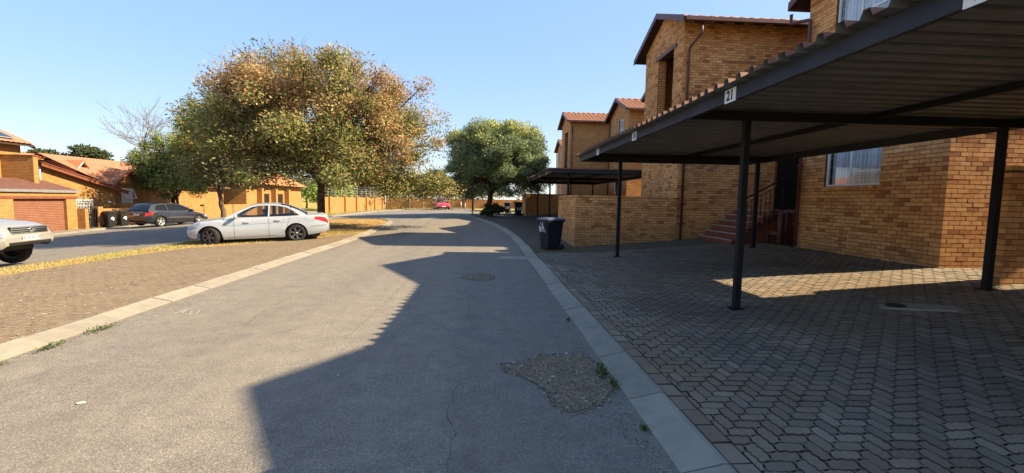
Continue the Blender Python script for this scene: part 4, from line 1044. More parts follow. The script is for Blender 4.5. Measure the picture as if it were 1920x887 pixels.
# main wall under the long rake
m = MB(); m.prism([(-27.0, 26.95, GZ - .2), (-27.0, 32.4, GZ - .2), (-27.0, 32.4, 1.95), (-27.0, 26.95, 3.35)], (-.2, 0, 0)); m.obj('rake_wall', 'brickwork_sunny', H1, True)
a = Vector((-26.62, 26.7, 3.42)); b = Vector((-26.62, 33.1, 1.77))
MB().prism([a, b, b + Vector((0, 0, -.2)), a + Vector((0, 0, -.2))], (-.06, 0, 0)).obj('barge_board', 'brown_timber', H1, True)
MB().prism([a + Vector((.05, 0, .05)), b + Vector((.05, .1, .02)), b + Vector((.05, .1, -.03)), a + Vector((.05, 0, .0))], (-6.0, 0, 0)).obj('rake_roof', 'brown_timber', H1, True)
bwall('fin_wall', (-28.2, 25.78, 1.9), (-26.22, 26.06, 3.7), H1)
MB().box((-28.2, 25.74, 3.7), (-26.18, 26.1, 3.78)).obj('fin_coping', 'brown_timber', H1)
MB().tube([(-26.9, 26.85, 3.2), (-26.9, 26.85, 1.9)], .04, 8).obj('downpipe', 'white_frame', H1)
# upper storey at the picture edge
bwall('upper_wall', (-34, 18, 1.5), (-28.0, 26.95, 4.55), H1)
w_ = MB()
for y0, y1, z0, z1 in ((23.6, 25.3, 2.55, 2.62), (23.6, 25.3, 3.95, 4.02), (25.23, 25.3, 2.62, 3.95), (24.4, 24.46, 2.62, 3.95), (23.6, 23.67, 2.62, 3.95)): w_.box((-28.0, y0, z0), (-27.93, y1, z1))
w_ = w_.obj('window', 'white_frame', H1)
for i in range(9): MB().prism([(-27.99, 24.46, 2.66 + i * .145), (-27.93, 24.46, 2.63 + i * .145), (-27.93, 24.46, 2.65 + i * .145), (-27.99, 24.46, 2.68 + i * .145)], (0, .77, 0)).obj('louvre_pane', 'window_glass', w_, True)
tile_slope('roof_tiles', H1, (-27.45, 27.3, 4.5), (0, -1, 0), 10, (-1, 0, .45), 2.3, 'roof_tile')
MB().prism([(-27.5, 27.3, 4.36), (-29.55, 27.3, 5.34), (-29.55, 27.3, 5.2), (-27.5, 27.3, 4.22)], (0, .06, 0)).obj('barge_board', 'dark_eave', H1, True)
MB().prism([(-27.48, 17, 4.44), (-29.5, 17, 5.35), (-34, 17, 3.6), (-34, 17, 3.4), (-29.5, 17, 5.2), (-27.48, 17, 4.36)], (0, 10.3, 0)).obj('roof_boarding', 'dark_eave', H1, True)
SPn = thing('solar_panels', 'dark solar panels on the tiled roof at the left picture edge', 'solar panel')
for i in range(4):
    for j in range(2):
        p = Vector((-27.72 - j * .92, 26.4 - i * 1.5, 4.72 + j * .92 * .45)); q = Vector((-.88, 0, .396)); r_ = Vector((0, -1.44, 0)); n_ = Vector((.41, 0, .91)) * .05
        f_ = MB().prism([p, p + q, p + q + r_, p + r_], n_).obj('panel', 'solar_cell', SPn, True)
        MB().bar(p + n_, p + r_ + n_, .03, .03).bar(p + n_, p + q + n_, .03, .03).obj('panel_frame', 'galvanised', f_)
# door with security gate in the rake wall
dr = MB()
for y0, y1, z0, z1 in ((29.05, 29.15, GZ, 1.2), (30.35, 30.45, GZ, 1.2), (29.15, 30.35, 1.12, 1.2)): dr.box((-27.0, y0, z0), (-26.95, y1, z1))
dr = dr.obj('door', 'white_frame', H1); MB().box((-27.0, 29.15, GZ), (-26.985, 30.35, 1.12)).obj('door_panel', 'dark_interior', dr)
m = MB()
for i in range(11): m.bar((-26.94, 29.2 + i * .114, GZ), (-26.94, 29.2 + i * .114, 1.12), .02)
for z in (.25, .8, 1.0): m.bar((-26.94, 29.15, z), (-26.94, 30.35, z), .02)
tag(m.obj('security_bars', 'white_frame', dr))
MB().box((-26.98, 31.6, .98), (-26.86, 31.8, 1.08)).obj('wall_lamp', 'white_frame', H1)
# tiled roofs behind
H2 = thing('brick_house', 'orange tiled roof with small white edged dormer behind the garage house', 'house')
tile_slope('roof_tiles', H2, (-28.6, 38.5, 2.3), (0, -1, 0), 11.5, (-1, 0, .47), 5.0, 'roof_tile_orange')
tile_slope('roof_tiles', H2, (-37.6, 27.0, 2.3), (0, 1, 0), 11.5, (1, 0, .47), 5.0, 'roof_tile_orange')
bwall('wall', (-37, 27.3, GZ), (-29, 38, 2.25), H2)
MB().prism([(-29.8, 32.5, 2.9), (-29.8, 34.3, 2.9), (-29.8, 33.4, 3.85)], (-2.5, 0, 0)).obj('dormer_wall', 'brickwork_sunny', H2, True)
for sg in (-1, 1):
    a = Vector((-29.5, 33.4 + sg * 1.05, 2.78)); b = Vector((-29.5, 33.4, 3.97)); MB().prism([a, b, b + Vector((0, 0, -.13)), a + Vector((0, 0, -.13))], (-.05, 0, 0)).obj('barge_board', 'white_frame' if sg < 0 else 'brown_timber', H2, True)
    MB().prism([a + Vector((.02, 0, .0)), b + Vector((.02, 0, 0)), b + Vector((.02, 0, .06)), a + Vector((.02, 0, .06))], (-2.8, 0, 0)).obj('dormer_roof', 'roof_tile_orange', H2, True)
H3 = thing('brick_house', 'brick house with brown gable and open white window left of the dense green tree', 'house')
bwall('wall', (-36, 33.0, -.8), (-27.6, 47.5, 2.35), H3)
m = MB(); m.prism([(-27.35, 33.2, -.8), (-27.35, 35.9, -.8), (-27.35, 35.9, 2.3), (-27.35, 34.55, 3.25), (-27.35, 33.2, 2.3)], (-.6, 0, 0)); m.obj('gable_wall', 'brickwork_sunny', H3, True)
for sg in (-1, 1):
    a = Vector((-27.0, 34.55 + sg * 1.65, 2.12)); b = Vector((-27.0, 34.55, 3.36)); MB().prism([a, b, b + Vector((0, 0, -.16)), a + Vector((0, 0, -.16))], (-.06, 0, 0)).obj('barge_board', 'brown_timber', H3, True)
    tile_slope('roof_tiles', H3, (-26.98, 34.55 + sg * 1.65, 2.15), (-1, 0, 0), 4.3, (0, -sg, .75), 2.08, 'roof_tile')
tile_slope('roof_tiles', H3, (-27.1, 48.0, 2.3), (0, -1, 0), 15.5, (-1, 0, .46), 5.0, 'roof_tile')
tile_slope('roof_tiles', H3, (-36.3, 32.6, 2.3), (0, 1, 0), 15.5, (1, 0, .46), 5.0, 'roof_tile')
MB().prism([(-27.4, 47.5, 2.3), (-36, 47.5, 2.3), (-31.7, 47.5, 4.3)], (0, -14, 0)).obj('roof_boarding', 'dark_eave', H3, True)
m = MB()
for y0, y1, z0, z1 in ((34.0, 35.0, .55, .61), (34.0, 35.0, 1.95, 2.01), (34.0, 34.06, .61, 1.95), (34.94, 35.0, .61, 1.95), (34.06, 34.94, 1.22, 1.27)): m.box((-27.35, y0, z0), (-27.3, y1, z1))
w_ = m.obj('window', 'white_frame', H3); MB().box((-27.345, 34.06, .61), (-27.335, 34.94, 1.95)).obj('pane', 'lace', w_)
m = MB()
for p, q in (((-27.28, 33.98, 2.0), (-27.28, 35.02, 2.0)), ((-27.02, 33.98, 1.28), (-27.02, 35.02, 1.28)), ((-27.28, 33.98, 2.0), (-27.02, 33.98, 1.28)), ((-27.28, 35.02, 2.0), (-27.02, 35.02, 1.28))): m.bar(p, q, .05)
m.obj('open_sash', 'white_frame', w_)
# house beyond the second tree
H4 = thing('brick_house', 'brick house with two dark garage doors behind the white sedan roof', 'house')
bwall('wall', (-36, 48.5, -.6), (-26.2, 63.0, 3.1), H4)
for y in (51.2, 54.8): MB().box((-26.2, y, -.55), (-26.16, y + 2.4, 1.9)).obj('garage_door', 'dark_interior', H4)
for y in (50.7, 54.1, 57.7): bwall('pier', (-26.2, y, -.6), (-25.6, y + .45, 2.5), H4)
tile_slope('roof_tiles', H4, (-25.4, 63.5, 2.9), (0, -1, 0), 15.5, (-1, 0, .45), 6.0, 'roof_tile_orange')
MB().prism([(-25.5, 48.2, 2.85), (-36, 48.2, 2.85), (-30.8, 48.2, 5.2)], (0, 15, 0)).obj('roof_boarding', 'dark_eave', H4, True)
# yard wall with gate, along the left street
YW = thing('garden_wall', 'low yellow brick garden wall behind the bins and dark hatchback', 'wall')
def wz(y): return g(-24.6, y)
bwall('gate_pillar', (-27.0, 26.96, wz(27) - .2), (-24.55, 27.2, .66), YW)
for y0, y1 in ((27.85, 33.0), (33.0, 38.5), (38.5, 46.5)): bwall('wall_run', (-24.8, y0, -1.1), (-24.58, y1, .64 + .04 * (y0 > 33) + .06 * (y0 > 38)), YW)
for y in (27.85, 33.0, 38.5, 43): bwall('pier', (-24.86, y, -1.1), (-24.5, y + .36, .78), YW)
bwall('cross_wall', (-27.5, 32.5, -1), (-24.8, 32.7, .95), YW)
GT = thing('security_gate', 'narrow dark barred gate in the garden wall beside the garage', 'gate')
for y in (27.22, 27.5, 27.82): MB().bar((-24.68, y, wz(27.5) + .05), (-24.68, y, .72), .04).obj('gate_post', 'black_steel', GT)
for i in range(8): MB().bar((-24.68, 27.25 + i * .08, wz(27.5) + .08), (-24.68, 27.25 + i * .08, .6), .018).obj('bar', 'black_steel', GT)
for z in (-.5, 0.05, .6): MB().bar((-24.68, 27.22, z), (-24.68, 27.82, z), .03).obj('rail', 'black_steel', GT)
for o_, dy in ((H1, 1.8), (SPn, 1.8), (YW, 1.8), (GT, 1.8), (H2, 1.3), (H3, 1.15), (H4, 2.0)): o_.location.y = dy
# far boundary walls with piers
BW = thing('boundary_wall', 'sunlit yellow brick boundary wall with piers beyond the left lawn', 'wall')
bwall('wall_run', (-14.4, 39.5, 0), (-14.15, 62.0, 1.62), BW)
for y in (41, 45.5, 49.5, 53.5, 57.5, 61.6): bwall('pier', (-14.5, y, 0), (-13.98, y + .45, 1.72), BW)
MB().box((-14.45, 39.4, 1.722), (-14.1, 62.0, 1.76)).obj('coping', 'kerb_concrete', BW) if False else None
BW2 = thing('boundary_wall', 'reddish shaded brick boundary wall closing the street behind the red car', 'wall')
bwall('wall_run', (-14.1, 63.6, 0), (12, 63.85, 1.65), BW2)
for x in (-10.5, -6.8, -3.0, .8, 4.5): bwall('pier', (x, 63.45, 0), (x + .5, 63.95, 1.78), BW2)
PF = thing('palisade_fence', 'thin grey mesh fence standing above the sunlit boundary wall', 'fence')
for i in range(13):
    y = 39.5 + i * 1.85; MB().bar((-14.28, y, 1.6), (-14.28, y, 2.9), .04).obj('fence_post', 'galvanised', PF)
m = MB()
for z in (1.85, 2.1, 2.35, 2.6, 2.85): m.bar((-14.28, 39.5, z), (-14.28, 62, z), .012)
tag(m.obj('fence_wires', 'galvanised', PF), kind='stuff')
# ------------------------------------------------------------------ cars
class Car:
    def __init__(s, name, label, sp, pos, heading, paint, z):
        s.sp = sp; s.paint = paint; s.t = thing(name, label, 'car', (pos[0], pos[1], z), heading); s.L = sp['L']; s.W = sp['W'] / 2
        s.body(); s.house(); s.wheels()
    def w(s, x):
        d0, d1 = x, s.L - x; w_ = s.W
        rr, rf = s.sp.get('plan', (.75, .95))
        if d0 < rr: w_ *= 1 - s.sp.get('tail', .2) * (1 - d0 / rr) ** 2.4
        if d1 < rf: w_ *= 1 - s.sp.get('nose', .22) * (1 - d1 / rf) ** 2.6
        return w_
    def zb(s, x, arch=True):
        z = pl(x, s.sp['sill'])
        if arch:
            for xw in s.sp['axles']:
                dx = abs(x - xw); r = s.sp['arch']
                if dx < r: z = max(z, s.sp['wr'] + math.sqrt(r * r - dx * dx) * 1.0)
        return z
    def S(s, x, t):
        """half section: t 0..1 sill to shoulder, 1..2 shoulder to centre top"""
        w_ = s.w(x); zb = s.zb(x); zs = pl(x, s.sp['shoulder']); zt = pl(x, s.sp['top'])
        zb0 = s.zb(x, False)
        if t <= 1:
            z = lerp(zb, zs, t); q = (z - zb0) / max(.05, zs - zb0)
            f = pl(q, [(0, .93), (.12, .975), (.35, 1.0), (.55, .995), (.62, .982), (.8, .97), (.93, .95), (1, .92)])
            return w_ * f, z
        q = t - 1; return w_ * .92 * (1 - q), zs + (zt - zs) * (1 - (1 - q) ** 2)
    def body(s):
        sp = s.sp; X = sorted(set([round(i * s.L / 70, 4) for i in range(71)] + [round(a + s.sp['arch'] * math.cos(k * math.pi / 14), 4) for a in sp['axles'] for k in range(15)] + [.02, .05, s.L - .02, s.L - .05]))
        T = [0, .06, .14, .25, .38, .5, .58, .64, .72, .82, .9, .96, 1, 1.08, 1.25, 1.5, 1.75, 2]; vs = []; n = len(T)
        for sd in (1, -1):
            for x in X:
                for t in T:
                    y, z = s.S(x, t); vs.append((x, sd * y, z))
        fs = []; nx = len(X)
        for b, flip in ((0, 0), (nx * n, 1)):
            for i in range(nx - 1):
                for j in range(n - 1):
                    f = (b + i * n + j, b + (i + 1) * n + j, b + (i + 1) * n + j + 1, b + i * n + j + 1); fs.append(f[::-1] if flip else f)
        # end caps
        for i in (0, nx - 1):
            for j in range(n - 1):
                fs.append((i * n + j, i * n + j + 1, nx * n + i * n + j + 1, nx * n + i * n + j))
        m = MB().add(vs, fs, 0, 0, True); s.b = m.obj('body', s.paint, s.t)
        bm = bmesh.new(); bm.from_mesh(s.b.data); bmesh.ops.remove_doubles(bm, verts=bm.verts, dist=.0005)
        # open the cabin: drop deck faces under the greenhouse
        x0, x1 = sp['cabin']
        kill = [f for f in bm.faces if x0 < f.calc_center_median().x < x1 and abs(f.normal.z) > .6 and f.calc_center_median().z > pl(f.calc_center_median().x, sp['shoulder']) - .06 and abs(f.calc_center_median().y) < s.W * .8]
        bmesh.ops.delete(bm, geom=kill, context='FACES'); bmesh.ops.recalc_face_normals(bm, faces=bm.faces); bm.to_mesh(s.b.data); bm.free()
        md = s.b.modifiers.new('edge', 'EDGE_SPLIT'); md.split_angle = math.radians(50)
        # dark underbody filling the arches
        m = MB(); zf = sp['sill'][len(sp['sill']) // 2][1]
        m.box((.35, -s.W * .62, zf - .02), (s.L - .35, s.W * .62, sp['wr'] + .32)); m.obj('underbody', 'black_trim', s.t)
    def patch(s, name, mat, x0, x1, t0, t1, sides=(1, -1), off=.004, parent=None, nx=6, nt=5, taper=None, ret=None):
        for sd in sides:
            vs = []
            for i in range(nx + 1):
                x = lerp(x0, x1, i / nx); a, b = (t0, t1) if not taper else (lerp(t0, taper[0], i / nx), lerp(t1, taper[1], i / nx))
                for j in range(nt + 1):
                    t = lerp(a, b, j / nt); y, z = s.S(x, t); y2, z2 = s.S(x, t + .01); ny, nz = (z2 - z), -(y2 - y); l = math.hypot(ny, nz) or 1
                    dx = .6 * off * (1 if x > s.L - .5 else (-1 if x < .5 else 0))
                    vs.append((x + dx, sd * (y + off * ny / l), z + off * nz / l))
            fs = [(i * (nt + 1) + j, (i + 1) * (nt + 1) + j, (i + 1) * (nt + 1) + j + 1, i * (nt + 1) + j + 1) for i in range(nx) for j in range(nt)]
            if sd < 0: fs = [f[::-1] for f in fs]
            MB().add(vs, fs, 0, 0, True).obj(name, mat, parent or s.t)
    def house(s):
        sp = s.sp; out = sp['house']      # (x,z) from rear base over the roof to the screen base
        k = sp.get('tumble', .42)
        def Y(x, z): return s.W * .90 - max(0, z - sp['belt']) * k
        s.Yf = Y
        bl = sp['belt']
        for sd in (1, -1):
            bm = bmesh.new()
            base = [(x, bl - .03) for x in (out[0][0], out[-1][0])]
            loop = [(out[0][0] - .0, bl - .03)] + list(out) + [(out[-1][0], bl - .03)]
            def ring(pts):
                vv = [bm.verts.new((x, 0, z)) for x, z in pts]
                return [bm.edges.new((vv[i], vv[(i + 1) % len(vv)])) for i in range(len(vv))]
            es = ring(loop)
            for wn in sp['windows']: es += ring(wn)
            bmesh.ops.triangle_fill(bm, use_beauty=True, use_dissolve=False, edges=es)
            for v in bm.verts: v.co.y = sd * Y(v.co.x, v.co.z)
            bmesh.ops.solidify(bm, geom=bm.faces[:], thickness=.03)
            bmesh.ops.recalc_face_normals(bm, faces=bm.faces)
            me = bpy.data.meshes.new('pillars'); bm.to_mesh(me); bm.free(); link('pillars', me, s.paint, s.b)
            for wn, dk in zip(sp['windows'], sp.get('dark', [0] * 9)):
                MB().add([(x, sd * (Y(x, z) - .012), z) for x, z in wn], [tuple(range(len(wn)))]).obj('side_window', sp.get('glass', 'car_glass'), s.t)
                # dark rubber surround
                m = MB()
                for p, q in zip(wn, wn[1:] + wn[:1]): m.bar((p[0], sd * (Y(*p) + .002), p[1]), (q[0], sd * (Y(*q) + .002), q[1]), .012, .012)
                m.obj('window_seal', 'black_trim', s.t)
        # roof, screens
        def strip(pts, mat, name, cam_=.05, lift=0.0, ny=8, narrow=0.0):
            vs = []
            for x, z in pts:
                y = Y(x, z) - narrow
                for j in range(ny + 1):
                    q = -1 + 2 * j / ny; vs.append((x, q * y, z + cam_ * (1 - q * q) + lift))
            MB().add(vs, [(i * (ny + 1) + j, i * (ny + 1) + j + 1, (i + 1) * (ny + 1) + j + 1, (i + 1) * (ny + 1) + j) for i in range(len(pts) - 1) for j in range(ny)], 0, 0, True).obj(name, mat, s.t if name != 'roof' else s.b)
        r0, r1 = sp['roofspan']
        strip(out[:r0 + 1], sp.get('glass', 'car_glass'), 'rear_screen', .05, -.004, narrow=.02); strip(out[r0:r1 + 1], s.paint, 'roof'); strip(out[r1:], sp.get('glass', 'car_glass'), 'windscreen', .05, -.004, narrow=.02)
        # seats and cabin floor
        fx0, fx1 = sp['cabin']
        MB().box((fx0 + .1, -s.W * .82, .3), (fx1 - .25, s.W * .82, .45)).obj('cabin_floor', 'seat_cloth', s.t)
        MB().box((fx1 - .55, -s.W * .8, bl - .3), (fx1 - .02, s.W * .8, bl - .02)).obj('dashboard', 'black_trim', s.t)
        MB().box((fx0 + .0, -s.W * .8, bl - .25), (fx0 + .45, s.W * .8, bl - .03)).obj('parcel_shelf', 'black_trim', s.t)
        for x in (fx0 + .75, fx0 + 1.65):
            for y in (-.37, .37):
                st = MB().prism([(x - .1, y - .24, .4), (x + .12, y - .24, .4), (x - .08, y - .24, bl + .1), (x - .22, y - .24, bl + .1)], (0, .48, 0)).obj('seat', 'seat_cloth', s.t, True)
                MB().box((x - .26, y - .12, bl + .13), (x - .16, y + .12, bl + .3)).obj('headrest', 'seat_cloth', st)
    def wheels(s):
        sp = s.sp; r = sp['wr']
        for i, xw in enumerate(sp['axles']):
            for sd in (1, -1):
                st = sp.get('steer', 0) if i == 1 else 0
                rs = sp.get('rim_r', .68) * r; wd = .105
                prof = [(rs, -wd), (r * .9, -wd), (r * .97, -wd * .8), (r, -wd * .5), (r, wd * .5), (r * .97, wd * .8), (r * .9, wd), (rs, wd)]
                o = MB().lathe(prof, 36, 'y').obj('wheel', 'tyre', s.t); o.location = (xw, sd * (s.W - .115), r); o.rotation_euler = (0, 0, st)
                m = MB(); m.lathe([(rs * 1.01, -.09), (rs, sd * .085), (rs * .93, sd * .09), (rs * .9, sd * .055), (rs * .9, -sd * .02), (0.0, -sd * .02)] if True else [], 28, 'y')
                ns = sp.get('spokes', 5)
                for k in range(ns):
                    a = 2 * math.pi * k / ns + .3
                    for da in ((-.13, .13) if sp.get('twin') else (0,)):
                        p = Vector((math.cos(a + da * .6) * r * .1, sd * .06, math.sin(a + da * .6) * r * .1)); q = Vector((math.cos(a + da) * rs * .95, sd * .075, math.sin(a + da) * rs * .95))
                        m.bar(p, q, r * (.085 if sp.get('twin') else .15), .03, 0, (0, 1, 0))
                m.lathe([(0, sd * .085), (r * .15, sd * .075), (r * .17, sd * .02)], 16, 'y')
                m.obj('rim', sp['rim'], o)
                MB().lathe([(0.0, sd * -.022), (rs * .86, sd * -.022), (rs * .86, sd * .0), (0, sd * .0)], 24, 'y').obj('brake_disc', 'black_trim', o)
    def seam(s, x, t0=.02, t1=1.0, tilt=0.0):
        for sd in (1, -1):
            vs = []
            for j in range(11):
                t = lerp(t0, t1, j / 10); xx = x + tilt * (j / 10)
                y, z = s.S(xx, t)
                for e in (-.004, .004): vs.append((xx + e, sd * (y + .0025), z))
            MB().add(vs, [(2 * j, 2 * j + 1, 2 * j + 3, 2 * j + 2) for j in range(10)]).obj('door_seam', 'black_trim', s.b)
    def handle(s, x, t, mat):
        for sd in (1, -1):
            y, z = s.S(x, t); MB().tube([(x - .1, sd * (y + .004), z), (x - .08, sd * (y + .03), z), (x + .08, sd * (y + .03), z), (x + .1, sd * (y + .004), z)], .014, 8).obj('door_handle', mat, s.t)
    def mirror(s, x, mat):
        for sd in (1, -1):
            y = s.Yf(x, s.sp['belt']) ; m = MB(); m.lathe([(0, -.06), (.055, -.055), (.085, -.02), (.08, .03), (0, .05)], 14, 'x', (0, 0, 0)); o = m.obj('mirror', mat, s.t); o.location = (x, sd * (y + .13), s.sp['belt'] + .07); o.scale = (1, 1.35, .85)
            MB().bar((0, -sd * .16, -.05), (0, 0, -.02), .05, .03).obj('mirror_arm', mat, o)
    def plate(s, front, z, txt, w_=.5, h=.11, x=None):
        x = x if x is not None else (s.L + .006 if front else -.006); a, b = (x, x + .01) if front else (x - .01, x)
        p = MB().box((a, -w_ / 2, z - h / 2), (b, w_ / 2, z + h / 2)).obj('number_plate', 'white_plate', s.t)
        if txt: text('plate_text', txt, h * .78, 'black_print', p, (b + .002 if front else a - .002, 0, z), (math.pi / 2, 0, math.pi / 2 if front else -math.pi / 2), .001)
# white sedan
SED = dict(L=4.58, W=1.77, wr=.325, arch=.385, axles=(1.13, 3.88), tail=.1, rim='rim_dark', spokes=6, twin=True, rim_r=.74, steer=math.radians(-26),
    sill=[(0, .42), (.12, .34), (.5, .27), (1.2, .2), (3.6, .2), (4.2, .24), (4.5, .3), (4.58, .4)],
    shoulder=[(0, .74), (.06, .92), (.3, .985), (1.0, .985), (2.2, .935), (3.2, .89), (3.7, .88), (4.15, .835), (4.4, .775), (4.53, .68), (4.58, .56)],
    top=[(0, .76), (.06, .96), (.25, 1.05), (.8, 1.05), (1.3, 1.02), (3.2, .99), (3.7, .965), (4.2, .91), (4.43, .835), (4.54, .71), (4.58, .58)],
    cabin=(.75, 3.25), belt=.94, tumble=.45,
    house=[(.78, 1.03), (1.05, 1.19), (1.35, 1.33), (1.62, 1.395), (2.0, 1.425), (2.35, 1.42), (2.6, 1.38), (2.9, 1.24), (3.2, 1.08), (3.42, .96)], roofspan=(3, 6),
    windows=[[(1.0, .985), (1.22, 1.16), (1.45, 1.29), (1.68, 1.345), (1.95, 1.37), (1.98, .98)], [(2.05, .98), (2.03, 1.372), (2.3, 1.368), (2.55, 1.325), (2.83, 1.19), (3.1, 1.03), (3.12, .985)]])
wr_ = Vector((-7.05, 17.04)); wf_ = Vector((-9.67, 16.18)); hd = (wf_ - wr_).normalized(); rt = Vector((hd.y, -hd.x))
mid_r = wr_ + rt * .77; org = mid_r - hd * 1.13; ang = math.atan2(hd.y, hd.x)
zc = lambda p: g(p.x, p.y) + .055
sed = Car('sedan', 'white sedan with dark twin-spoke wheels parked on the grass strip', SED, org, ang, 'paint_white', -.05 + .1 * 1.13 / 2.76)
sed.t.rotation_euler.y = .036
for x in (1.42, 2.02, 3.12): sed.seam(x, .03, 1.0, .0 if x > 2 else -.12)
sed.handle(1.72, .83, 'paint_white'); sed.handle(2.72, .83, 'paint_white'); sed.mirror(3.05, 'paint_white')
sed.patch('tail_light', 'tail_red', .02, .48, .58, .92, taper=(.78, .9), off=.006)
sed.patch('headlight', 'lamp_clear', 4.15, 4.5, .7, .98, off=.006)
sed.patch('fuel_flap', 'paint_white', .62, .78, .68, .84, (1,), off=.003)
sed.patch('bumper_seam', 'black_trim', .08, .62, .41, .425, off=.003, nt=1); sed.patch('crease', 'black_trim', .5, 3.9, .715, .723, off=.0015, nt=1, nx=20)
sed.patch('sill_trim', 'black_trim', 1.5, 3.35, .1, .112, off=.003, nt=1)
sed.plate(False, .8, 'HB 64 DL-GP', .42); MB().box((-.02, -.3, .875), (-.004, .3, .905)).obj('boot_strip', 'chrome', sed.t)
MB().box((-.012, -.62, .36), (.01, -.35, .43)).obj('exhaust', 'chrome', sed.t); MB().box((-.012, .35, .36), (.01, .62, .43)).obj('exhaust', 'chrome', sed.t)
m = MB().box((4.575, -.4, .42), (4.59, .4, .6)); m.obj('grille', 'black_trim', sed.t)
# black hatchback seen from behind right
HAT = dict(glass='car_glass_dark', L=4.25, W=1.77, wr=.315, arch=.375, axles=(.83, 3.41), rim='rim_silver', spokes=5, rim_r=.72,
    sill=[(0, .38), (.12, .3), (.5, .24), (1.2, .2), (3.4, .2), (3.9, .22), (4.25, .36)],
    shoulder=[(0, .72), (.05, .9), (.3, .97), (1.0, .97), (2.2, .93), (3.0, .88), (3.5, .8), (4.0, .66), (4.25, .52)],
    top=[(0, .74), (.06, .94), (.2, 1.0), (1.2, 1.0), (3.0, .98), (3.5, .88), (4.0, .73), (4.25, .56)],
    cabin=(.2, 3.0), belt=.93, tumble=.42,
    house=[(.12, .96), (.25, 1.13), (.42, 1.33), (.62, 1.39), (1.2, 1.43), (1.8, 1.43), (2.2, 1.39), (2.5, 1.28), (2.9, 1.08), (3.15, .95)], roofspan=(3, 6),
    windows=[[(.55, 1.0), (.62, 1.2), (.72, 1.31), (1.25, 1.365), (1.3, .98)], [(1.37, .98), (1.33, 1.368), (1.85, 1.37), (2.15, 1.34), (2.45, 1.22), (2.75, 1.06), (2.82, .98)]])
th = math.radians(17); hd = Vector((math.sin(th), math.cos(th))); wr_ = Vector((-20.2, 28.8)); lt = Vector((-hd.y, hd.x)); org = wr_ + lt * .77 - hd * .83
hat = Car('hatchback', 'black hatchback with silver wheels parked by the garden wall', HAT, org, math.atan2(hd.y, hd.x), 'paint_black', g(-20.2, 29.5) + .0)
for x in (1.35, 2.65): hat.seam(x)
hat.patch('tail_light', 'tail_red', .02, .4, .66, .9, off=.006, taper=(.72, .88)); hat.patch('headlight', 'lamp_clear', 3.85, 4.18, .68, .98, off=.006)
hat.plate(False, .74, 'NX 41 TB-GP', .44); hat.handle(1.65, .84, 'chrome'); hat.handle(2.5, .84, 'paint_black') if False else None; hat.mirror(2.85, 'paint_black')
hat.patch('side_moulding', 'rim_silver', 1.3, 3.0, .47, .485, off=.006, nt=1, nx=12)
# red hatchback facing the viewer
RED = dict(HAT); RED.update(L=4.05, rim='rim_silver')
red = Car('small_hatchback', 'small red hatchback standing head-on at the end of the street', {**HAT}, Vector((-6.0 - .2, 58.0 + 2.2)), math.radians(-90 + 14), 'paint_red', g(-6, 58) + .0)
red.patch('headlight', 'lamp_clear', 3.85, 4.2, .62, .98, off=.006); red.plate(True, .42, None, .5); red.mirror(2.85, 'paint_red')
MB().box((4.24, -.42, .28), (4.262, .42, .35)).obj('air_intake', 'black_trim', red.t); MB().prism([(4.25, 0, .46), (4.25, .07, .54), (4.25, 0, .62), (4.25, -.07, .54)], (.025, 0, 0)).obj('badge', 'chrome', red.t, True)
# beige off-road wagon entering at left
SUV = dict(L=4.7, W=1.84, wr=.385, arch=.45, axles=(.98, 3.73), rim='rim_silver', spokes=6, rim_r=.64, plan=(.6, .8),
    sill=[(0, .55), (.2, .45), (1.2, .36), (3.6, .36), (4.3, .42), (4.6, .4), (4.7, .5)],
    shoulder=[(0, .85), (.05, 1.08), (.4, 1.12), (2.2, 1.1), (3.3, 1.07), (3.9, 1.04), (4.3, .98), (4.6, .88), (4.7, .74)],
    top=[(0, .88), (.06, 1.12), (.3, 1.16), (3.3, 1.16), (3.9, 1.13), (4.35, 1.06), (4.62, .96), (4.7, .8)],
    cabin=(.2, 3.3), belt=1.1, tumble=.35,
    house=[(.12, 1.12), (.25, 1.4), (.45, 1.72), (.7, 1.79), (1.6, 1.83), (2.2, 1.81), (2.6, 1.74), (2.8, 1.62), (3.1, 1.38), (3.42, 1.13)], roofspan=(3, 6),
    windows=[[(.5, 1.16), (.6, 1.6), (1.2, 1.7), (1.25, 1.15)], [(1.32, 1.15), (1.28, 1.7), (2.1, 1.7), (2.15, 1.15)], [(2.22, 1.15), (2.18, 1.7), (2.5, 1.67), (2.75, 1.55), (3.05, 1.25), (3.08, 1.15)]])
th = math.radians(9); hd = Vector((math.cos(th), math.sin(th))); fc = Vector((-11.4, 11.8)); org = fc - hd * 4.7
SUV['glass'] = 'car_glass_dark'
suv = Car('offroad_wagon', 'pale silver-beige off-road wagon nose with chrome grille at the left picture edge', SUV, org, th, 'paint_beige', g(-12.4, 11.2) + .02)
gr = MB().box((4.62, -.52, .78), (4.70, .52, .94)).obj('grille', 'black_trim', suv.t)
for z in (.79, .835, .885, .93): MB().box((4.69, -.54, z - .011), (4.715, .54, z + .011)).obj('grille_bar', 'chrome', gr)
em = MB()
for a, b in ((.075, .05), (.03, .05), (.055, .022)):
    pts = [(4.725, a * math.cos(k * math.pi / 10), (.86 if (a, b) != (.055, .022) else .885) + b * math.sin(k * math.pi / 10)) for k in range(21)]; em.tube(pts, .008, 6)
em.obj('emblem', 'chrome', suv.t)
suv.patch('headlight', 'lamp_clear', 4.36, 4.66, .66, .96, off=.008); suv.plate(True, .66, 'DD 82 BY-GP', .52, .12, 4.705)
MB().box((4.66, -.62, .5), (4.712, .62, .57)).obj('lower_intake', 'black_trim', suv.t)
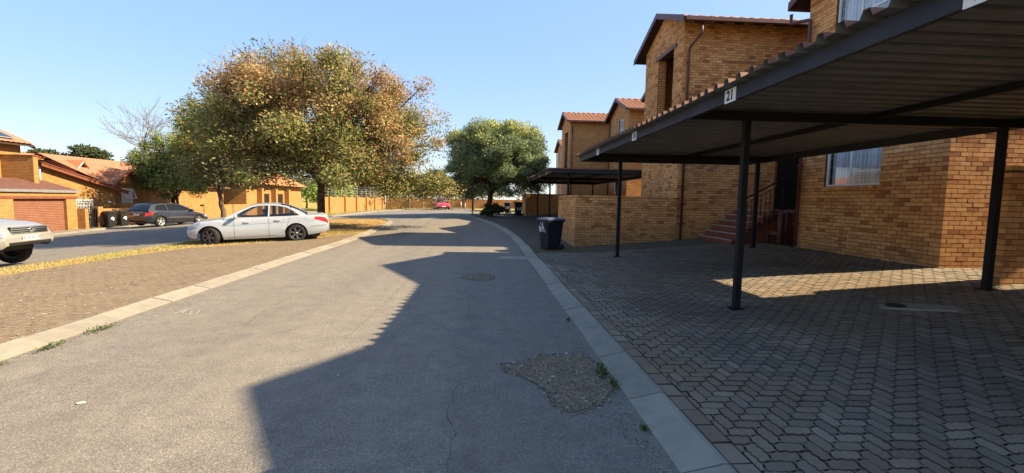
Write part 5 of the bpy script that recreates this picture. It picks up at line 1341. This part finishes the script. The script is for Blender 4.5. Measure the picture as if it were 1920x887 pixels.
for sd in (1, -1):
    MB().lathe([(0, .02), (.045, .015), (.055, -.01)], 14, 'x', (4.63, sd * .7, .56)).obj('fog_lamp', 'lamp_clear', suv.t); MB().box((4.5, sd * .62 - .1, .5), (4.63, sd * .62 + .16, .62)).obj('fog_recess', 'black_trim', suv.t)
suv.mirror(3.1, 'chrome')

for ch in suv.t.children:
    if not ch.name.startswith('wheel'): ch.location.z += .1
# ------------------------------------------------------------------ trees
def make_tree(name, label, base, fork, crown_c, rad, n_clump, per, leaf, cols, seed, mat='leaf', bark='bark', trunk_r=.2, limbs=7, shell=.55, clump_r=.55, upright=0.0, cat='tree', group=None, squash=1.0, twig=True, flat_bottom=-1.0, extra=(), colfn=None, lumps=.25, stems=1):
    rs = np.random.RandomState(seed); rr = random.Random(seed)
    t = thing(name, label, cat, base, 0, group); bx, by, bz = base
    cc = Vector(crown_c); rad = Vector(rad)
    # clump centres in a lumpy shell
    cl = []; tries = 0
    while len(cl) < n_clump and tries < n_clump * 60:
        tries += 1
        d = Vector((rr.gauss(0, 1), rr.gauss(0, 1), rr.gauss(0, 1))).normalized()
        if d.z < flat_bottom: continue
        u = lerp(shell, 1.0, rr.random() ** .6) * (1 + lumps * mn.noise(d * 1.7 + Vector((seed, 0, 0))))
        cl.append(cc + Vector((d.x * rad.x, d.y * rad.y, d.z * rad.z)) * u)
    cl += [Vector(p) for p in extra]
    # limbs: cluster clumps by direction
    m = MB(); fk = Vector(fork)
    def wob(p, q, n, a): 
        out = []
        for k in range(n + 1):
            tt = k / n; v = p.lerp(q, tt); s_ = math.sin(math.pi * tt) * a
            out.append(v + Vector((rr.uniform(-s_, s_), rr.uniform(-s_, s_), rr.uniform(-s_, s_) + s_ * .6)))
        return out
    for sidx in range(stems):
        b0 = Vector((0, 0, -.1)) + (Vector((rr.uniform(-.35, .35), rr.uniform(-.2, .2), 0)) if stems > 1 else Vector())
        tp = wob(b0, fk + (Vector((rr.uniform(-.5, .5), rr.uniform(-.3, .3), 0)) if stems > 1 else Vector()), 5, .06)
        m.tube(tp, [trunk_r * (1.35 if k == 0 else 1.0 - .05 * k) for k in range(6)], 10)
    seeds = [cl[rr.randrange(len(cl))] for _ in range(limbs)]
    groups = [[] for _ in seeds]
    for c in cl: groups[min(range(limbs), key=lambda i: (c - seeds[i]).length_squared)].append(c)
    for gsub in groups:
        if not gsub: continue
        mean = sum(gsub, Vector()) / len(gsub); tip = fk.lerp(mean, .72)
        lp = wob(fk - Vector((0, 0, .15)), tip, 6, .16); m.tube(lp, [trunk_r * lerp(.6, .22, k / 6) for k in range(7)], 7, 0, False)
        for c in gsub:
            st = lp[rr.randrange(2, 7)]; bp = wob(st, st.lerp(c, .96), 4, .1); r0 = trunk_r * .2
            m.tube(bp, [max(.006, r0 * lerp(1, .18, k / 4)) for k in range(5)], 5, 0, False)
            if twig:
                for _ in range(5):
                    q = c + Vector((rr.gauss(0, 1), rr.gauss(0, 1), rr.gauss(0, .8) + .3)) * clump_r * .65; m.tube([st.lerp(c, .7), c.lerp(q, .5), q], [.012, .008, .003], 3, 0, False)
    m.obj('trunk', bark, t)
    if per:
        n = len(cl) * per; cen = np.array([list(c) for c in cl]); idx = np.repeat(np.arange(len(cl)), per)
        off = rs.normal(0, 1, (n, 3)); off /= np.linalg.norm(off, axis=1, keepdims=True); off *= (rs.uniform(0, 1, (n, 1)) ** .45) * clump_r * rs.uniform(.6, 1.3, len(cl))[idx][:, None]; off[:, 2] *= .75 * squash
        P = cen[idx] + off
        d = rs.normal(0, 1, (n, 3)); d[:, 2] = d[:, 2] * .7 + upright * 2.2; d += off / (clump_r + 1e-6) * .8; d /= np.linalg.norm(d, axis=1, keepdims=True)
        nt_ = off / (np.linalg.norm(off, axis=1, keepdims=True) + 1e-6) + rs.normal(0, .55, (n, 3)); nt_[:, 2] += .45
        oc = P - np.array(list(cc)); nt_ += .7 * oc / (np.linalg.norm(oc, axis=1, keepdims=True) + 1e-6)
        e = np.cross(nt_, d); e -= (e * d).sum(1, keepdims=True) * d; e /= np.linalg.norm(e, axis=1, keepdims=True)
        L = leaf[0] * rs.uniform(.6, 1.3, (n, 1)); W_ = leaf[1] * rs.uniform(.7, 1.2, (n, 1))
        v = np.stack([P, P + d * L * .5 + e * W_ * .5, P + d * L, P + d * L * .5 - e * W_ * .5], 1)
        nn = np.array([mn.noise(Vector(c) * .55 + Vector((seed * 3.1, 0, 0))) for c in cl])[idx]
        c = colfn(P, nn, rs) if colfn else np.array(cols)[rs.randint(0, len(cols), n)]
        c = c * rs.uniform(.84, 1.16, (n, 1)) * rs.uniform(.8, 1.2, len(cl))[idx][:, None]
        tri_mesh('crown', v, c, mat, t)
    return t
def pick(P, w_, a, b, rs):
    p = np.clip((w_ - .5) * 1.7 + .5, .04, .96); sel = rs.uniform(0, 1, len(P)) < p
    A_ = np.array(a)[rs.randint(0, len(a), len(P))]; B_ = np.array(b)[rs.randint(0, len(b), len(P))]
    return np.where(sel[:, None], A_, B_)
ORANGE = [(0.372, 0.211, 0.092), (0.413, 0.278, 0.122), (0.341, 0.178, 0.092), (0.413, 0.322, 0.153), (0.310, 0.156, 0.082), (0.454, 0.367, 0.194)]
OLIVE = [(0.180, 0.210, 0.066), (0.240, 0.246, 0.084), (0.144, 0.180, 0.060), (0.300, 0.282, 0.108), (0.216, 0.180, 0.072)]
def col_big(P, nn, rs):
    w_ = -.2 + P[:, 2] * .115 + P[:, 0] * .03 + nn * .9
    return pick(P, w_, ORANGE, OLIVE, rs)
bz = g(-7.9, 22) + .03
Rt = random.Random(21)
lowr = [(-4.8 + Rt.uniform(-.5, .8), Rt.uniform(-2, 2), 2.4 + Rt.uniform(-.4, .6)) for _ in range(12)] + [(3.4 + Rt.uniform(-1, 1), Rt.uniform(-2, 2), 2.3 + Rt.uniform(-.3, .5)) for _ in range(12)] + [(Rt.uniform(-3, 3), Rt.uniform(-4.5, -2.5), 2.5 + Rt.uniform(-.3, .5)) for _ in range(12)]
ex = lowr + [(2.2 + 1.9 * i / 6 + Rt.uniform(-.4, .4), Rt.uniform(-1.5, 1.5), 1.95 + Rt.uniform(-.35, .6)) for i in range(1, 7)] + [(4.6 + Rt.uniform(0, 1.6), Rt.uniform(-1, 1), 2.2 + Rt.uniform(-.4, .5)) for _ in range(9)]
big = make_tree('autumn_tree', 'large spreading tree with orange and olive autumn leaves behind the white sedan', (-7.9, 22, bz), (0, 0, 2.3), (.15, 0, 4.75), (5.2, 5.2, 3.35), 400, 330, (.13, .068), OLIVE, 4, 'leaf', 'bark', .2, 9, .35, .78, colfn=col_big, flat_bottom=-.75, extra=ex, lumps=.22)
def col_two(P, nn, rs): return pick(P, .25 + nn * .8, [(0.325, 0.250, 0.075), (0.400, 0.300, 0.100), (0.350, 0.200, 0.075)], [(0.125, 0.163, 0.044), (0.188, 0.213, 0.056), (0.100, 0.125, 0.037)], rs)
make_tree('street_tree', 'leaning street tree with olive green crown merging into the large autumn tree', (-19.4, 34.2, g(-19.4, 34.2)), (-.25, 0, 2.0), (.3, 0, 5.8), (3.1, 3.2, 3.6), 150, 190, (.2, .1), OLIVE, 8, 'leaf', 'bark', .19, 7, .35, .8, colfn=col_two, flat_bottom=-.8)
def col_dense(P, nn, rs): return pick(P, .3 + nn * .9 + P[:, 2] * .05, [(0.189, 0.232, 0.058), (0.246, 0.261, 0.072)], [(0.080, 0.123, 0.036), (0.102, 0.145, 0.043), (0.065, 0.109, 0.036)], rs)
make_tree('evergreen_tree', 'dense green tree with several stems behind the garden wall and hatchback', (-25.6, 38.3, g(-25.6, 38.3)), (.1, 0, 2.0), (.2, 0, 4.5), (2.7, 2.6, 2.75), 150, 260, (.17, .08), OLIVE, 12, 'leaf_dense', 'bark', .13, 7, .3, .75, colfn=col_dense, flat_bottom=-.85, stems=3)
def col_olive(P, nn, rs): return pick(P, .1 + nn * .9 + (P[:, 2] - 4.3) * .17, [(0.437, 0.454, 0.161), (0.504, 0.504, 0.201), (0.370, 0.403, 0.137)], [(0.168, 0.218, 0.105), (0.210, 0.260, 0.121), (0.134, 0.176, 0.089)], rs)  # paler leaves towards the top: the sunlit crown put into leaf colour
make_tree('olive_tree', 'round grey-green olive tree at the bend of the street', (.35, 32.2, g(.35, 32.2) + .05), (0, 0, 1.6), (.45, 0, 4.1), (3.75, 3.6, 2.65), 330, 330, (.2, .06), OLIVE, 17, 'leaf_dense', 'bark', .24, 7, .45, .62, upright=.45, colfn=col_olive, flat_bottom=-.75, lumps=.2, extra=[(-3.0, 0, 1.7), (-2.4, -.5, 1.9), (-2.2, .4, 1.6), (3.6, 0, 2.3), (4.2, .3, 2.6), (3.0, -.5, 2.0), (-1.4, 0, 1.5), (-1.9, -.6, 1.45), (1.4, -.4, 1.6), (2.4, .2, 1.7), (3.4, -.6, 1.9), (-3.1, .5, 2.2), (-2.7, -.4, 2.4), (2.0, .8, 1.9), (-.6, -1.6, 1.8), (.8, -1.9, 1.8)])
make_tree('shrub', 'dark leafy shrub at the foot of the olive tree', (.5, 31.6, g(.5, 31.6) + .04), (0, 0, .2), (.1, 0, .42), (.85, .6, .5), 45, 60, (.16, .08), [(.035, .055, .018), (.05, .075, .022), (.07, .1, .03)], 19, 'leaf_dense', 'bark', .03, 5, .3, .22, cat='shrub', twig=False, flat_bottom=-.5)
# bare tree, far conifers, trees past the boundary wall
def bare_tree(label, base, h, spread, seed):
    t = thing('bare_tree', label, 'tree', base); rr = random.Random(seed); m = MB()
    def grow(p, d, L, r, lev):
        n = 4; pts = [p]; q = p
        for k in range(n):
            d = (d + Vector((rr.gauss(0, .12), rr.gauss(0, .12), rr.gauss(0, .08) + .03))).normalized(); q = q + d * L / n; pts.append(q)
        m.tube(pts, [max(.014, r * lerp(1, .55, k / n)) for k in range(n + 1)], 5 if lev < 3 else 3, 0, False)
        if lev >= 5: return
        for _ in range(3 if lev < 4 else 4):
            nd = (d + Vector((rr.gauss(0, 1), rr.gauss(0, 1), rr.gauss(0, .5))) * .55 * spread).normalized(); grow(pts[rr.randrange(2, 5)], nd, L * rr.uniform(.6, .85), r * .55, lev + 1)
    grow(Vector((0, 0, 0)), Vector((0, 0, 1)), h * .15, h * .0058, 0)
    m.obj('branches', 'grey_bark', t); return t
bare_tree('leafless pale tree rising behind the dense green tree', (-36.6, 56, -.4), 42.0, 1.0, 5)
def conifer(label, base, h, rx, seed):
    rr = random.Random(seed); cl = []
    for k in range(9):
        z = h * lerp(.45, 1.0, k / 8); w_ = rx * math.sqrt(max(.03, 1 - ((k - 1.5) / 7.2) ** 2))
        for _ in range(int(4 + 9 * w_ / rx)):
            a = rr.uniform(0, 6.283); r_ = w_ * rr.random() ** .5; cl.append((r_ * math.cos(a), r_ * math.sin(a) * .8, z + rr.uniform(-.15, .15)))
    return make_tree('cedar_tree', label, base, (0, 0, h * .5), (0, 0, h * .7), (.1, .1, .1), 1, 90, (.75, .3), [(.055, .075, .035), (.075, .095, .045), (.045, .06, .03)], seed, 'leaf_dense', 'bark', .35, 8, .5, 1.1, squash=.3, twig=False, extra=cl, group='far flat-topped cedars')
conifer('flat-topped dark cedar standing over the orange roofs', (-77.5, 92, 0), 10.2, 5.0, 31)
conifer('smaller dark cedar left of the flat-topped one', (-88.5, 95, 0), 9.6, 4.4, 32)
BG = [(.12, .13, .075), (.15, .15, .08), (.1, .115, .075), (.2, .17, .1)]
for i, (px, Y, h, r_, lb, cols) in enumerate((
    (625, 78, 5.2, 4.2, 'bright green bush tree just left of the big trunk beyond the wall', [(.17, .24, .05), (.22, .27, .07)]),
    (668, 86, 5.6, 5.0, 'dull olive tree beyond the sunlit wall, left of the pale corner post', BG),
    (705, 90, 5.0, 5.0, 'dry brown-green tree beyond the wall behind the corner post', [(.2, .17, .1), (.16, .15, .08)]),
    (738, 95, 4.6, 4.2, 'low grey-green tree beyond the wall left of the street pole', BG),
    (788, 100, 6.5, 4.0, 'dark tree beyond the wall just left of the red car', [(.06, .08, .05), (.08, .1, .06)]),
    (826, 97, 8.5, 4.4, 'tall dark tree beyond the wall behind the red car', [(.06, .085, .06), (.08, .1, .065)]),
    (862, 92, 5.8, 4.5, 'dry brown tree beyond the wall right of the red car', [(.2, .17, .1), (.16, .15, .08)]),
    (905, 95, 6.2, 5.0, 'dull green tree beyond the wall behind the olive trunk', BG),
    (585, 92, 6.5, 5.0, 'grey-green tree beyond the wall left of the big trunk', BG))):
    X = (px - 910) / 830 * Y
    make_tree('distant_tree', lb, (X, Y, g(X, Y)), (0, 0, h * .3), (0, 0, h * .58), (r_, r_ * .8, h * .45), 60, 70, (.5, .26), cols, 40 + i, 'leaf_dense', 'bark', .18, 5, .3, 1.0, twig=False, group='trees beyond the boundary wall', flat_bottom=-.8)
# young tree by the wall and saplings
make_tree('young_tree', 'thin young tree on the lawn right of the bollards', (-1.35, 52, g(-1.35, 52)), (0, 0, 1.6), (0, 0, 2.9), (1.6, 1.4, 1.3), 30, 90, (.22, .1), [(.05, .07, .03), (.07, .09, .04)], 60, 'leaf_dense', 'bark', .09, 4, .3, .5, twig=False)
make_tree('bare_sapling', 'tiny reddish sapling in front of the sunlit boundary wall', (-13.4, 53.0, g(-13.4, 53) + .05), (0, 0, .6), (0, 0, 1.0), (.35, .35, .35), 14, 5, (.1, .05), [(.3, .13, .06)], 61, 'leaf', 'rust_steel', .025, 4, .3, .15, twig=True)
